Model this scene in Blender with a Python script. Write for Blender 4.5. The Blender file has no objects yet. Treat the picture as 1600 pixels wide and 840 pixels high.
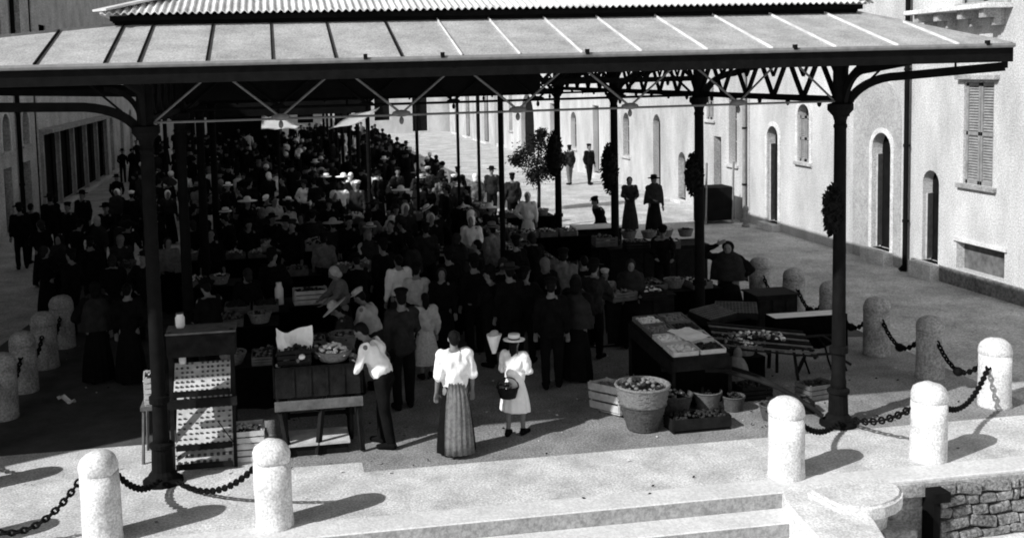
import bpy, bmesh, math, random
from mathutils import Vector, Matrix, noise
random.seed(7)
R = math.radians; PI = math.pi
sc = bpy.context.scene
COL = sc.collection

# ------------------------------------------------------------------ camera
CAM = Vector((1.5123, -13.1094, 5.0)); YAW, PITCH, ROLL, F = 0.1634, 0.0869, -0.0251, 1636.79
PX, PY = 696.69, 255.62
fw = Vector((math.sin(YAW)*math.cos(PITCH), math.cos(YAW)*math.cos(PITCH), -math.sin(PITCH)))
rt = Vector((math.cos(YAW), -math.sin(YAW), 0)); up = rt.cross(fw)
rt, up = rt*math.cos(ROLL)+up*math.sin(ROLL), -rt*math.sin(ROLL)+up*math.cos(ROLL)
cd = bpy.data.cameras.new('camera'); cam = bpy.data.objects.new('camera', cd); COL.objects.link(cam)
m3 = Matrix((rt, up, -fw)).transposed(); cam.matrix_world = Matrix.Translation(CAM) @ m3.to_4x4()
cd.sensor_width = 36; cd.lens = F*36/1600; cd.shift_x = (800-PX)/1600; cd.shift_y = -(420-PY)/1600
cd.clip_start = .1; cd.clip_end = 600
sc.camera = cam

# ------------------------------------------------------------------ light
SX, SY = 1.16, .53                                   # where shadows fall, metres per metre of height ~0.95
EL = math.atan2(.95, math.hypot(SX, SY))
w = bpy.data.worlds.new('World'); sc.world = w; w.use_nodes = True
nt = w.node_tree; bg = nt.nodes['Background']
sky = nt.nodes.new('ShaderNodeTexSky'); sky.sky_type = 'NISHITA'; sky.sun_disc = False
sky.sun_elevation = EL; sky.sun_rotation = math.atan2(-SX, -SY)
bw = nt.nodes.new('ShaderNodeRGBToBW')
nt.links.new(sky.outputs[0], bw.inputs[0]); nt.links.new(bw.outputs[0], bg.inputs[0]); bg.inputs[1].default_value = .12
sd = bpy.data.lights.new('sun', 'SUN'); sd.energy = 4.5; sd.angle = R(.6); sd.color = (1, 1, 1)
sun = bpy.data.objects.new('sun', sd); COL.objects.link(sun)
d = Vector((SX, SY, -.95)); sun.rotation_euler = d.to_track_quat('-Z', 'Y').to_euler()
sc.view_settings.view_transform = 'Standard'; sc.view_settings.look = 'None'
sc.view_settings.exposure = 0.2; sc.view_settings.gamma = 1
try:
    sc.cycles.filter_width = 1.9
except Exception: pass

# ------------------------------------------------------------------ pixel -> point (used to read real positions off the photograph's ground)
def ray(x, y): return fw + rt*((x-PX)/F) + up*((PY-y)/F)
def atz(x, y, z=0.): dd = ray(x, y); return CAM + dd*((z-CAM.z)/dd.z)
def aty(x, y, Y): dd = ray(x, y); return CAM + dd*((Y-CAM.y)/dd.y)
def atx(x, y, X): dd = ray(x, y); return CAM + dd*((X-CAM.x)/dd.x)

# ------------------------------------------------------------------ materials (all grey: the photograph is black and white)
MATS = {}
def mat(name, v, rough=.8, amt=.25, scale=6., bump=.15, metal=0., bscale=None, v2=None, kind='noise', detail=6, dist=.02):
    if name in MATS: return MATS[name]
    m = bpy.data.materials.new(name); m.use_nodes = True; n = m.node_tree.nodes; L = m.node_tree.links
    b = n['Principled BSDF']; b.inputs['Roughness'].default_value = rough; b.inputs['Metallic'].default_value = metal
    b.inputs['Specular IOR Level'].default_value = .25 if v > .03 else .06
    g = n.new('ShaderNodeTexCoord')
    t = n.new('ShaderNodeTexNoise'); t.inputs['Scale'].default_value = scale; t.inputs['Detail'].default_value = detail
    t.inputs['Roughness'].default_value = .65
    L.new(g.outputs['Object'], t.inputs['Vector'])
    r = n.new('ShaderNodeValToRGB'); lo = v*(1-amt); hi = min(.9, v*(1+amt)) if v2 is None else v2
    r.color_ramp.elements[0].position = .3; r.color_ramp.elements[1].position = .7
    r.color_ramp.elements[0].color = (lo, lo, lo, 1); r.color_ramp.elements[1].color = (hi, hi, hi, 1)
    L.new(t.outputs[0], r.inputs[0]); L.new(r.outputs[0], b.inputs['Base Color'])
    if bump:
        t2 = n.new('ShaderNodeTexNoise'); t2.inputs['Scale'].default_value = bscale or scale*6; t2.inputs['Detail'].default_value = 4
        L.new(g.outputs['Object'], t2.inputs['Vector'])
        bp = n.new('ShaderNodeBump'); bp.inputs['Strength'].default_value = bump; bp.inputs['Distance'].default_value = dist
        L.new(t2.outputs[0], bp.inputs['Height']); L.new(bp.outputs[0], b.inputs['Normal'])
    MATS[name] = m; return m
def two_scale(name, v, amt, s1, s2, rough=.9, bump=.3, dist=.02, streak=None):
    """large blotches times fine grain"""
    if name in MATS: return MATS[name]
    m = bpy.data.materials.new(name); m.use_nodes = True; n = m.node_tree.nodes; L = m.node_tree.links
    b = n['Principled BSDF']; b.inputs['Roughness'].default_value = rough; b.inputs['Specular IOR Level'].default_value = .2
    g = n.new('ShaderNodeTexCoord'); outs = []
    src = g.outputs['Object']
    if streak:
        mp = n.new('ShaderNodeMapping'); mp.inputs['Scale'].default_value = streak; L.new(src, mp.inputs[0]); src = mp.outputs[0]
    for s in (s1, s2):
        t = n.new('ShaderNodeTexNoise'); t.inputs['Scale'].default_value = s; t.inputs['Detail'].default_value = 8; t.inputs['Roughness'].default_value = .7
        L.new(src if s == s1 else g.outputs['Object'], t.inputs['Vector'])
        mr = n.new('ShaderNodeMapRange'); mr.inputs[1].default_value = .3 if s == s1 else .40; mr.inputs[2].default_value = .7 if s == s1 else .60
        mr.inputs[3].default_value = 1-amt; mr.inputs[4].default_value = 1+amt*.6
        L.new(t.outputs[0], mr.inputs[0]); outs.append(mr.outputs[0])
    mu = n.new('ShaderNodeMath'); mu.operation = 'MULTIPLY'; L.new(outs[0], mu.inputs[0]); L.new(outs[1], mu.inputs[1])
    m2 = n.new('ShaderNodeMath'); m2.operation = 'MULTIPLY'; L.new(mu.outputs[0], m2.inputs[0]); m2.inputs[1].default_value = v
    m4 = n.new('ShaderNodeMath'); m4.operation = 'MINIMUM'; L.new(m2.outputs[0], m4.inputs[0]); m4.inputs[1].default_value = .88
    L.new(m4.outputs[0], b.inputs['Base Color'])
    t2 = n.new('ShaderNodeTexNoise'); t2.inputs['Scale'].default_value = s2*1.5; L.new(g.outputs['Object'], t2.inputs['Vector'])
    bp = n.new('ShaderNodeBump'); bp.inputs['Strength'].default_value = bump; bp.inputs['Distance'].default_value = dist
    L.new(t2.outputs[0], bp.inputs['Height']); L.new(bp.outputs[0], b.inputs['Normal'])
    MATS[name] = m; return m
def tiled(name, v, joint, sx, sy, amt=.2, squash=1.):
    """flagstones / rubble: brick texture on object xy with noisy tone"""
    if name in MATS: return MATS[name]
    m = bpy.data.materials.new(name); m.use_nodes = True; n = m.node_tree.nodes; L = m.node_tree.links
    b = n['Principled BSDF']; b.inputs['Roughness'].default_value = .9; b.inputs['Specular IOR Level'].default_value = .2
    g = n.new('ShaderNodeTexCoord'); mp = n.new('ShaderNodeMapping'); mp.inputs['Scale'].default_value = (sx, sy, 1)
    L.new(g.outputs['Object'], mp.inputs[0])
    br = n.new('ShaderNodeTexBrick'); br.inputs['Scale'].default_value = 1; br.inputs['Mortar Size'].default_value = .012
    br.inputs['Brick Width'].default_value = 1; br.inputs['Row Height'].default_value = .5
    a, c = v*(1-amt), min(.88, v*(1+amt*.5))
    br.inputs['Color1'].default_value = (a, a, a, 1); br.inputs['Color2'].default_value = (c, c, c, 1); br.inputs['Mortar'].default_value = (joint,)*3+(1,)
    L.new(mp.outputs[0], br.inputs[0])
    t = n.new('ShaderNodeTexNoise'); t.inputs['Scale'].default_value = 3.5; t.inputs['Detail'].default_value = 10; t.inputs['Roughness'].default_value = .75
    L.new(g.outputs['Object'], t.inputs[0])
    mr = n.new('ShaderNodeMapRange'); mr.inputs[1].default_value = .3; mr.inputs[2].default_value = .7; mr.inputs[3].default_value = .68; mr.inputs[4].default_value = 1.12
    L.new(t.outputs[0], mr.inputs[0])
    mx = n.new('ShaderNodeVectorMath'); mx.operation = 'SCALE'; L.new(br.outputs[0], mx.inputs[0]); L.new(mr.outputs[0], mx.inputs['Scale'])
    L.new(mx.outputs[0], b.inputs['Base Color'])
    bp = n.new('ShaderNodeBump'); bp.inputs['Strength'].default_value = .3; bp.inputs['Distance'].default_value = .02
    L.new(t.outputs[0], bp.inputs['Height']); L.new(bp.outputs[0], b.inputs['Normal'])
    MATS[name] = m; return m

iron = mat('black_painted_iron', .006, .8, .4, 8, .1)
iron_l = mat('sunlit_iron_rod', .14, .5, .3, 10, .1)
zinc = two_scale('weathered_zinc_sheet', .42, .34, 2.2, 48, .75, .15)
corr = mat('pale_corrugated_sheet', .58, .6, .3, 3.5, .05)
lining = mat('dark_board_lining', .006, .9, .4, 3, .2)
stone_w = two_scale('white_limestone', .70, .32, 3.0, 38, .85, .25)
stone_g = two_scale('greyed_limestone', .38, .4, 3.5, 30, .9, .3)
flag = two_scale('pale_stone_paving', .62, .4, 1.8, 36, .9, .25)
step_m = two_scale('worn_stone_step', .64, .16, 1.6, 26, .9, .3)
riser_m = two_scale('shaded_step_riser', .34, .25, 2.5, 20, .9, .3)
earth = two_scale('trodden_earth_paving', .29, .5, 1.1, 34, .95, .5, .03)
street = two_scale('dusty_street_paving', .54, .45, .9, 30, .95, .5, .03)
plaster = two_scale('white_lime_plaster', .57, .34, .8, 30, .9, .25, streak=(1, 1, .4))
plaster2 = two_scale('off_white_plaster', .50, .38, 1.0, 26, .9, .25, streak=(1, 1, .4))
plaster_g = two_scale('grey_old_plaster', .56, .4, .9, 14, .9, .3)
plinth_m = two_scale('stained_plinth_plaster', .20, .45, 1.4, 14, .9, .3)
wood_d = mat('dark_stained_timber', .012, .8, .5, 7, .3)
wood_m = mat('grey_weathered_timber', .11, .85, .4, 7, .3)
wood_l = mat('pale_bare_timber', .5, .85, .25, 8, .2)
wicker = mat('woven_wicker', .17, .85, .5, 30, .6, bscale=70)
cloth_b = mat('black_wool_cloth', .006, .95, .4, 9, .3)
cloth_d = mat('dark_grey_cloth', .022, .95, .4, 9, .3)
cloth_m = mat('mid_grey_cloth', .13, .95, .35, 12, .3)
cloth_g = mat('light_grey_cloth', .42, .95, .25, 12, .3)
cloth_w = mat('white_cotton_cloth', .82, .9, .08, 12, .25)
straw = mat('straw', .5, .9, .3, 30, .5)
skin = mat('sunburnt_skin', .17, .6, .12, 9, .05)
hair_m = mat('dark_hair', .006, .6, .4, 30, .4)
tarp = mat('dark_tarpaulin', .007, .9, .6, 3.2, .4)
canvas = mat('white_canvas', .75, .9, .1, 3, .2)
leaf = mat('dark_leaves', .012, .7, .6, 14, .3)
glass = mat('dark_window_glass', .02, .25, .3, 2, 0)
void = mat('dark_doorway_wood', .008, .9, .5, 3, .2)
shut = mat('grey_shutter_paint', .24, .8, .3, 8, .2)
shut_l = mat('pale_shutter_paint', .42, .8, .3, 8, .2)
prod = [mat('produce_pale', .75, .6, .3, 18, .2), mat('produce_mid', .16, .6, .4, 18, .2), mat('produce_dark', .025, .6, .5, 18, .2)]

# ------------------------------------------------------------------ object helpers
def tag(o, label=None, cat=None, group=None, kind=None):
    if label: o['label'] = label
    if cat: o['category'] = cat
    if group: o['group'] = group
    if kind: o['kind'] = kind
    return o
def thing(name, label, cat, loc=(0, 0, 0), rz=0., group=None):
    o = bpy.data.objects.new(name, None); COL.objects.link(o); o.location = loc; o.rotation_euler = (0, 0, rz)
    o.empty_display_size = .1
    return tag(o, label, cat, group)
def link(name, me, m, parent=None, smooth=False):
    o = bpy.data.objects.new(name, me); COL.objects.link(o)
    if parent: o.parent = parent
    if m is not None:
        if len(me.materials) == 0: me.materials.append(m)
        elif me.materials[0] != m:
            o.material_slots[0].link = 'OBJECT'; o.material_slots[0].material = m
    if smooth:
        for p in me.polygons: p.use_smooth = True
    return o
def obj(name, bm, m, parent=None, smooth=False, rec=True):
    if rec: bmesh.ops.recalc_face_normals(bm, faces=bm.faces)
    me = bpy.data.meshes.new(name); bm.to_mesh(me); bm.free()
    return link(name, me, m, parent, smooth)
def structure(name, bm, m, smooth=False): return tag(obj(name, bm, m, None, smooth), kind='structure')
def B(): return bmesh.new()
def box(bm, c, s, rot=None, bev=0.):
    if not bev:
        rm = None if rot is None else (rot if isinstance(rot, Matrix) else Matrix.Rotation(rot, 3, 'Z')); c = Vector(c); vs = []
        for a in (-.5, .5):
            for b in (-.5, .5):
                for d_ in (-.5, .5):
                    v = Vector((a*s[0], b*s[1], d_*s[2])); vs.append(bm.verts.new(c+(rm @ v if rm is not None else v)))
        for f in ((0, 1, 3, 2), (4, 6, 7, 5), (0, 4, 5, 1), (2, 3, 7, 6), (0, 2, 6, 4), (1, 5, 7, 3)): bm.faces.new([vs[i] for i in f])
        return vs
    r = bmesh.ops.create_cube(bm, size=1.0); vs = r['verts']
    bmesh.ops.scale(bm, vec=Vector(s), verts=vs)
    if bev:
        es = list({e for v in vs for e in v.link_edges})
        g = bmesh.ops.bevel(bm, geom=es, offset=bev, segments=1, affect='EDGES'); vs = list({v for f in g['faces'] for v in f.verts} | {v for v in vs if v.is_valid})
    if rot is not None: bmesh.ops.rotate(bm, cent=(0, 0, 0), matrix=rot if isinstance(rot, Matrix) else Matrix.Rotation(rot, 3, 'Z'), verts=vs)
    bmesh.ops.translate(bm, vec=Vector(c), verts=vs); return vs
def box2(bm, a, b, bev=0.):
    a, b = Vector(a), Vector(b); return box(bm, (a+b)/2, [abs(q) for q in (b-a)], bev=bev)
def bar(bm, p, q, wd, ht=None):
    """rectangular bar from p to q"""
    p, q = Vector(p), Vector(q); L = (q-p).length
    if L < 1e-5: return
    rot = (q-p).to_track_quat('X', 'Z').to_matrix(); return box(bm, (p+q)/2, (L, wd, ht or wd), rot)
def tube(bm, pts, r, n=8, closed=False, cap=True):
    pts = [Vector(p) for p in pts]; N = len(pts); rs = r if isinstance(r, (list, tuple)) else [r]*N
    rings = []; pn = None
    for i, p in enumerate(pts):
        t = (pts[(i+1) % N]-pts[i-1]) if closed else (pts[min(i+1, N-1)]-pts[max(i-1, 0)])
        t = t.normalized() if t.length else Vector((0, 0, 1))
        if pn is None: pn = t.orthogonal().normalized()
        pn = (pn - t*pn.dot(t)); pn = pn.normalized() if pn.length > 1e-6 else t.orthogonal().normalized()
        bn = t.cross(pn)
        rings.append([bm.verts.new(p+(pn*math.cos(2*PI*k/n)+bn*math.sin(2*PI*k/n))*rs[i]) for k in range(n)])
    for i in range(N if closed else N-1):
        a, b = rings[i], rings[(i+1) % N]
        for k in range(n): bm.faces.new((a[k], a[(k+1) % n], b[(k+1) % n], b[k]))
    if not closed and cap:
        bm.faces.new(rings[0][::-1]); bm.faces.new(rings[-1])
def lathe(bm, prof, n=24, c=(0, 0, 0), sx=1., sy=1., pleat=None, capt=True):
    """prof: list of (r,z); pleat(z,a)->radius factor"""
    rings = []
    for r, z in prof:
        if r < 1e-5: rings.append([bm.verts.new((c[0], c[1], c[2]+z))]); continue
        rings.append([bm.verts.new((c[0]+r*sx*math.cos(a)*(pleat(z, a) if pleat else 1), c[1]+r*sy*math.sin(a)*(pleat(z, a) if pleat else 1), c[2]+z)) for a in [2*PI*k/n for k in range(n)]])
    for a, b in zip(rings, rings[1:]):
        if len(a) == 1 and len(b) == 1: continue
        for k in range(n):
            if len(a) == 1: bm.faces.new((a[0], b[(k+1) % n], b[k]))
            elif len(b) == 1: bm.faces.new((a[k], a[(k+1) % n], b[0]))
            else: bm.faces.new((a[k], a[(k+1) % n], b[(k+1) % n], b[k]))
    if capt:
        if len(rings[0]) > 1: bm.faces.new(rings[0][::-1])
        if len(rings[-1]) > 1: bm.faces.new(rings[-1])
def ell(bm, c, r, u=14, v=9, rot=None):
    c = Vector(c)
    def P_(x, y, z):
        q = Vector((x*r[0], y*r[1], z*r[2])); return bm.verts.new(c+(rot @ q if rot is not None else q))
    top, bot = P_(0, 0, 1), P_(0, 0, -1); rings = []
    for j in range(1, v):
        t_ = PI*j/v; rings.append([P_(math.sin(t_)*math.cos(2*PI*k/u), math.sin(t_)*math.sin(2*PI*k/u), math.cos(t_)) for k in range(u)])
    for k in range(u):
        bm.faces.new((top, rings[0][k], rings[0][(k+1) % u])); bm.faces.new((bot, rings[-1][(k+1) % u], rings[-1][k]))
        for a, b in zip(rings, rings[1:]): bm.faces.new((a[k], b[k], b[(k+1) % u], a[(k+1) % u]))
    return [top, bot]+[w_ for g in rings for w_ in g]
def cap(bm, a, b, ra, rb, n=12):
    """tapered capsule"""
    a, b = Vector(a), Vector(b)
    tube(bm, [a, a.lerp(b, .5), b], [ra, (ra+rb)/2, rb], n); ell(bm, a, (ra,)*3, n, 8); ell(bm, b, (rb,)*3, n, 8)
def holed(bm, outline, holes, f3, thick):
    """flat panel with holes; f3(u,v,d) maps to 3D, thickness thick along d"""
    es = []; 
    def loop(pts):
        vs = [bm.verts.new((p[0], p[1], 0)) for p in pts]
        es.extend(bm.edges.new((vs[i], vs[(i+1) % len(vs)])) for i in range(len(vs)))
    loop(outline)
    for h in holes: loop(h)
    g = bmesh.ops.triangle_fill(bm, edges=es, use_beauty=True, use_dissolve=False)
    fs = [f for f in g['geom'] if isinstance(f, bmesh.types.BMFace)]
    ex = bmesh.ops.extrude_face_region(bm, geom=fs)
    nv = [v for v in ex['geom'] if isinstance(v, bmesh.types.BMVert)]
    for v in nv: v.co.z = 1.
    for v in bm.verts:
        v.co = f3(v.co.x, v.co.y, v.co.z*thick)
def arch_pts(u0, u1, v0, v1, arch, n=10):
    if not arch: return [(u0, v0), (u1, v0), (u1, v1), (u0, v1)]
    r = abs(u1-u0)/2; c = (u0+u1)/2; h = min(r, v1-v0)
    return [(u0, v0), (u1, v0)]+[(c+(u1-c)*math.cos(PI*k/n), v1-h+h*math.sin(PI*k/n)) for k in range(n+1)]
def jitter(bm, amp, sc_=3., seed=0):
    for v in bm.verts:
        v.co += noise.noise_vector(v.co*sc_+Vector((seed, seed*1.7, 0)))*amp

# ------------------------------------------------------------------ the ground
YB, XW, DY = 14.28, 9.1, 4.76           # pavilion: rear row, width, bay
bm = B(); box2(bm, (-90, -60, -1.4), (130, -1.98, -.75)); structure('lower_court_ground', bm, stone_w)
bm = B(); box2(bm, (-90, -1.9, -1.4), (130, 260, -.012)); structure('street', bm, street)
# market floor: one sheet under the roof, and the pale pavement in front of it
def sheet(name, pts, z, m, div=0):
    bm = B(); vs = [bm.verts.new((p[0], p[1], 0)) for p in pts]; bm.faces.new(vs)
    o = structure(name, bm, m); o.location.z = z; return o
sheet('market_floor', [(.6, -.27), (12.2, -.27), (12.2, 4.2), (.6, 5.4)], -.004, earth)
sheet('inner_floor', [(.6, 5.402), (12.2, 4.202), (12.2, 7.2), (10.4, 7.6), (9.8, 14.4), (.6, 14.8)], -.006, mat('shaded_inner_floor', .05, .95, .5, 1.5, .5, bscale=18))  # the roof's shade put into a darker floor colour
sheet('side_shade', [(-7.2, 1.3), (.598, 1.3), (.598, 14.8), (-3.2, 14.8), (-3.9, 6.5), (-7.2, 5.2)], -.004, mat('shaded_side_paving', .07, .95, .4, 1.5, .5, bscale=18))  # shade of the left house painted as a dark sheet
sheet('pavement', [(-40, -1.9), (40, -1.9), (40, -.27), (2.49, -.25), (2.49, .1), (1.45, .12), (1.4, 1.45), (-40, 1.4)], .0, flag)
bm = B(); box2(bm, (-40, -2.02, -.17), (40, -1.62, .012), bev=.012); structure('kerb_edge', bm, step_m)
for k in range(4):
    y1 = -2.02-.4*k; z1 = -.17*(k+1)
    if k < 4:
        bm = B(); box2(bm, (-40, y1-.40, z1-.17), (7.28, y1-.002 if k == 0 else y1, z1), bev=.012)
        structure('stair_step', bm, step_m)
bm = B(); box2(bm, (-40, -2.03, -.17), (7.28, -2.021, -.0)); structure('step_riser', bm, riser_m)  # darker risers: their grazing light is put into the colour
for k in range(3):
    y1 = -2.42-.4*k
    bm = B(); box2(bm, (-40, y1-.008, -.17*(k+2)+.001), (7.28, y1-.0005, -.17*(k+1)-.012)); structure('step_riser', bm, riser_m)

# stone cheek closing the stairs, with a rounded end
t = thing('stair_cheek', 'broad white stone cheek with rounded scroll end closing the steps at lower right', 'stair wall', (0, 0, 0))
bm = B()
out = [(1222, 768), (1235, 757), (1300, 752), (1375, 746), (1388, 752), (1386, 766), (1345, 790), (1368, 812), (1388, 845), (1400, 900), (1330, 900), (1290, 852), (1250, 810), (1226, 782)]
def slab(px, zt, zb, m, nm, bev=.0):
    bm = B(); vs = [bm.verts.new(atz(x, y, zt)) for x, y in px]; f = bm.faces.new(vs)
    g = bmesh.ops.extrude_face_region(bm, geom=[f])
    for v in [v for v in g['geom'] if isinstance(v, bmesh.types.BMVert)]: v.co.z = zb
    bmesh.ops.recalc_face_normals(bm, faces=bm.faces)
    if bev: bmesh.ops.bevel(bm, geom=[e for e in bm.edges if all(v.co.z > zt-.001 for v in e.verts)], offset=bev, segments=3, affect='EDGES')
    return obj(nm, bm, m, t)
slab(out, .02, -.75, stone_w, 'coping', .02)
lobe = [(1262, 764)]+[(1345+66*math.cos(a_)*(1 if math.cos(a_) > 0 else 1.1)-6*math.sin(a_), 769-23*math.sin(a_)-.06*66*math.cos(a_)) for a_ in [R(140-20*k) for k in range(14)]]
slab(lobe, .10, -.06, stone_w, 'scroll_cap', .035)

# retaining wall with a niche at far lower right
t = thing('retaining_wall', 'low rubble stone retaining wall with dark niche below the street edge', 'wall', (0, 0, 0))
xa, xb, xc = 8.55, 9.12, 14.
bm = B()
random.seed(3)
zrow = -.75
while zrow < -.2:
    h = random.uniform(.1, .16); x = xb+.09
    while x < xc:
        l = random.uniform(.10, .42)
        vs = box(bm, (x+l/2, -2.0+random.uniform(-.025, .02), zrow+h/2), (l-.018, .22, h-.018), Matrix.Rotation(random.uniform(-.2, .2), 3, 'Y'), bev=.018)
        x += l
    zrow += h
jitter(bm, .03, 7)
obj('rubble_stones', bm, two_scale('rubble_stone', .24, .6, 4, 24, .9, .6, .03), t)
bm = B(); box2(bm, (xb, -1.97, -.76), (xc, -1.9, -.2)); obj('mortar_backing', bm, mat('dark_mortar', .08, .95, .3, 8, .4), t)
bm = B(); box2(bm, (xa, -2.06, -.2), (xc, -1.905, -.02), bev=.01); obj('edge_beam', bm, stone_g, t)
bm = B(); box2(bm, (xa+.05, -1.96, -.76), (xb-.05, -1.9, -.21)); obj('niche_panel', bm, stone_g, t)
bm = B(); box2(bm, (xb-.06, -2.2, -.76), (xb+.03, -1.98, -.17)); box2(bm, (xb-.08, -2.26, -.2), (xb+.12, -1.98, -.08)); obj('niche_post', bm, iron, t)
bm = B(); box2(bm, (xa-.25, -2.42, -.76), (xa+.16, -2.1, -.42), bev=.01); obj('low_block', bm, stone_g, t)

# ------------------------------------------------------------------ houses
def house(label, group, side, y0, y1, h, m, openings, x0, depth=4., plinth=None, name='town_house', thick=.3):
    """side=+1: facade faces -x at x0 (right row); side=-1: facade faces +x (left row)"""
    t = thing(name, label, 'house', (x0, y0, 0), 0, group)
    s = side
    bm = B(); holes = [arch_pts(a-y0, b-y0, z0, z1, ar) for (a, b, z0, z1, ar, kd) in openings]
    holed(bm, [(0, -.2), (y1-y0, -.2), (y1-y0, h), (0, h)], holes, lambda u, v, dd: Vector((s*dd, u, v)), thick)
    obj('wall', bm, m, t)
    if thick < .2: bm = B(); box2(bm, (s*(thick+.002), .3, 0), (s*.319, .5, 3)); obj('inner_jamb', bm, void, t)
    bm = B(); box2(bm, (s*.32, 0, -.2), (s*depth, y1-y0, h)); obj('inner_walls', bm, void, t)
    bm = B(); box2(bm, (-s*.45, -.1, h), (s*(depth+.2), y1-y0+.1, h+.18))
    vs = [bm.verts.new(p) for p in [(-s*.5, -.1, h+.2), (-s*.5, y1-y0+.1, h+.2), (s*depth, y1-y0+.1, h+1.3), (s*depth, -.1, h+1.3), (s*depth, y1-y0+.1, h+.2), (s*depth, -.1, h+.2)]]
    bm.faces.new((vs[0], vs[1], vs[2], vs[3])); bm.faces.new((vs[0], vs[3], vs[5])); bm.faces.new((vs[1], vs[4], vs[2])); bm.faces.new((vs[3], vs[2], vs[4], vs[5])); bm.faces.new((vs[0], vs[5], vs[4], vs[1]))
    obj('roof', bm, stone_g, t)
    for (a, b, z0, z1, ar, kd) in openings:
        a -= y0; b -= y0; wd = b-a; c = (a+b)/2
        def panel(bm, ua, ub, va, vb, xd, th=.04): box2(bm, (s*xd, ua, va), (s*(xd+th), ub, vb))
        if kd.startswith('w') or kd.startswith('s'):      # window: shutters or panes
            wm = shut if kd.startswith('s') else glass
            bm = B(); panel(bm, a, b, z0, z1, .24, .03); wn = obj('window', bm, glass, t)
            if kd.startswith('s'):
                for (ua, ub) in ((a+.02, c-.01), (c+.01, b-.02)):
                    bm = B(); top = z1 if not ar else z1-wd/2
                    for (p, q, r_, s_) in ((ua, ua+.06, z0, top), (ub-.06, ub, z0, top), (ua, ub, z0, z0+.08), (ua, ub, top-.08, top), (ua, ub, (z0+top)/2-.04, (z0+top)/2+.04)):
                        box2(bm, (s*.05, p, r_), (s*.1, q, s_))
                    k = z0+.1
                    while k < top-.1:
                        box(bm, (s*.085, (ua+ub)/2, k), (.012, ub-ua-.08, .05), Matrix.Rotation(s*.6, 3, 'Y')); k += .06
                    obj('shutter', bm, shut if 'l' not in kd else shut_l, wn)
            else:
                bm = B(); box2(bm, (s*.2, c-.025, z0), (s*.235, c+.025, z1)); 
                for zz in (z0+.03, (z0*2+z1)/3, (z0+2*z1)/3): box2(bm, (s*.203, a, zz-.02), (s*.233, b, zz+.02))
                obj('frame', bm, shut, wn)
            bm = B(); box2(bm, (-s*.1, a-.14, z0-.1), (s*.14, b+.14, z0-.003), bev=.01); obj('sill', bm, plaster2 if 'd' not in kd else stone_g, wn)
            if 'h' in kd:
                bm = B(); box2(bm, (-s*.14, a-.16, z1+.06), (-s*.002, b+.16, z1+.16), bev=.01); obj('hood', bm, stone_g, wn)
        elif kd == 'g':    # cellar grate
            bm = B(); panel(bm, a, b, z0, z1, .2); g_ = obj('cellar_grate', bm, mat('dull_cellar_shutter', .12, .9, .5, 5, .4), t)
            bm = B(); box2(bm, (-s*.05, a-.08, z1+.003), (s*.1, b+.08, z1+.08)); obj('lintel', bm, stone_w, g_)
        elif kd[0] == 'd':
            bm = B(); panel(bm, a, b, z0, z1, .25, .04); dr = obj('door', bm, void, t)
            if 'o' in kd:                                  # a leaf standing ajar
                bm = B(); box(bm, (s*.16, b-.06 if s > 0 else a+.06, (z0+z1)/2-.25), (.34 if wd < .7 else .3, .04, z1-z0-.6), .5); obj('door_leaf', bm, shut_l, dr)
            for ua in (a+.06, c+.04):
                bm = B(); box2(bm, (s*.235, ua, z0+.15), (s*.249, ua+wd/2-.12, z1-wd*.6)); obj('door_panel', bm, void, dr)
            bm = B(); box2(bm, (-s*.28, a-.12, -.1), (s*.2, b+.12, z0), bev=.01)
            obj('doorstep', bm, stone_w, dr)
        if kd.endswith('f'):                                # raised pale surround
            bm = B(); o1 = arch_pts(a-.13, b+.13, z0-.02 if kd[0] == 'd' else z0-.13, z1+.13, ar); o2 = arch_pts(a-.002, b+.002, z0, z1, ar)
            holed(bm, o1, [o2], lambda u, v, dd: Vector((-s*dd-(.002*s), u, v)), .035)
            obj('surround', bm, stone_w, t)
    if plinth:
        bm = B(); segs = []; cur = 0.
        for (a, b) in sorted([(o_[0]-y0-.13, o_[1]-y0+.13) for o_ in openings if o_[2] < plinth]):
            if a > cur: segs.append((cur, a))
            cur = max(cur, b)
        segs.append((cur, y1-y0))
        for a, b in segs: box2(bm, (-s*.05, a, -.1), (-s*.002, b, plinth), bev=.01)
        obj('plinth', bm, plinth_m, t)
    return t
RW = 16.4; gR = 'white plastered houses along the right side of the street'
house('white house with louvred window and cellar hatch at the right edge, nearest the steps', gR, 1, -7., 9.35, 9.5, plaster,
      [(6.62, 7.58, 2.3, 4.5, False, 'sdh'), (6.2, 7.75, .38, 1.0, False, 'g'), (8.4, 9.0, .35, 2.48, True, 'do'), (6.3, 7.7, 6.2, 8.4, False, 'sd'),
       (1.8, 2.7, 2.3, 4.5, False, 'sd'), (-3.2, -2.3, 2.3, 4.5, False, 'sd')], RW, plinth=.35)
house('white house with one tall dark arched doorway just past the drainpipe', gR, 1, 9.35, 18.0, 9.2, plaster,
      [(10.3, 11.1, .32, 3.24, True, 'dof'), (14.25, 14.92, 2.2, 3.85, True, 'sf'), (16.1, 16.8, .2, 3.14, True, 'dof'), (12.6, 13.4, 6., 7.8, False, 's')], RW+.03, plinth=None)
house('white house behind the large black crate, with narrow slit windows', gR, 1, 18.0, 31.5, 9.6, plaster2,
      [(18.9, 19.5, 1.75, 3.95, False, 'wh'), (20.7, 21.3, 3.15, 4.3, False, 's'), (20.1, 20.7, .1, 2.6, False, 'd'), (23.2, 23.9, .1, 1.85, True, 'd'),
       (25.7, 26.5, .3, 3.15, True, 'd'), (29.3, 30.1, 1.25, 3.1, True, 'w')], RW, plinth=None)
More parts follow.
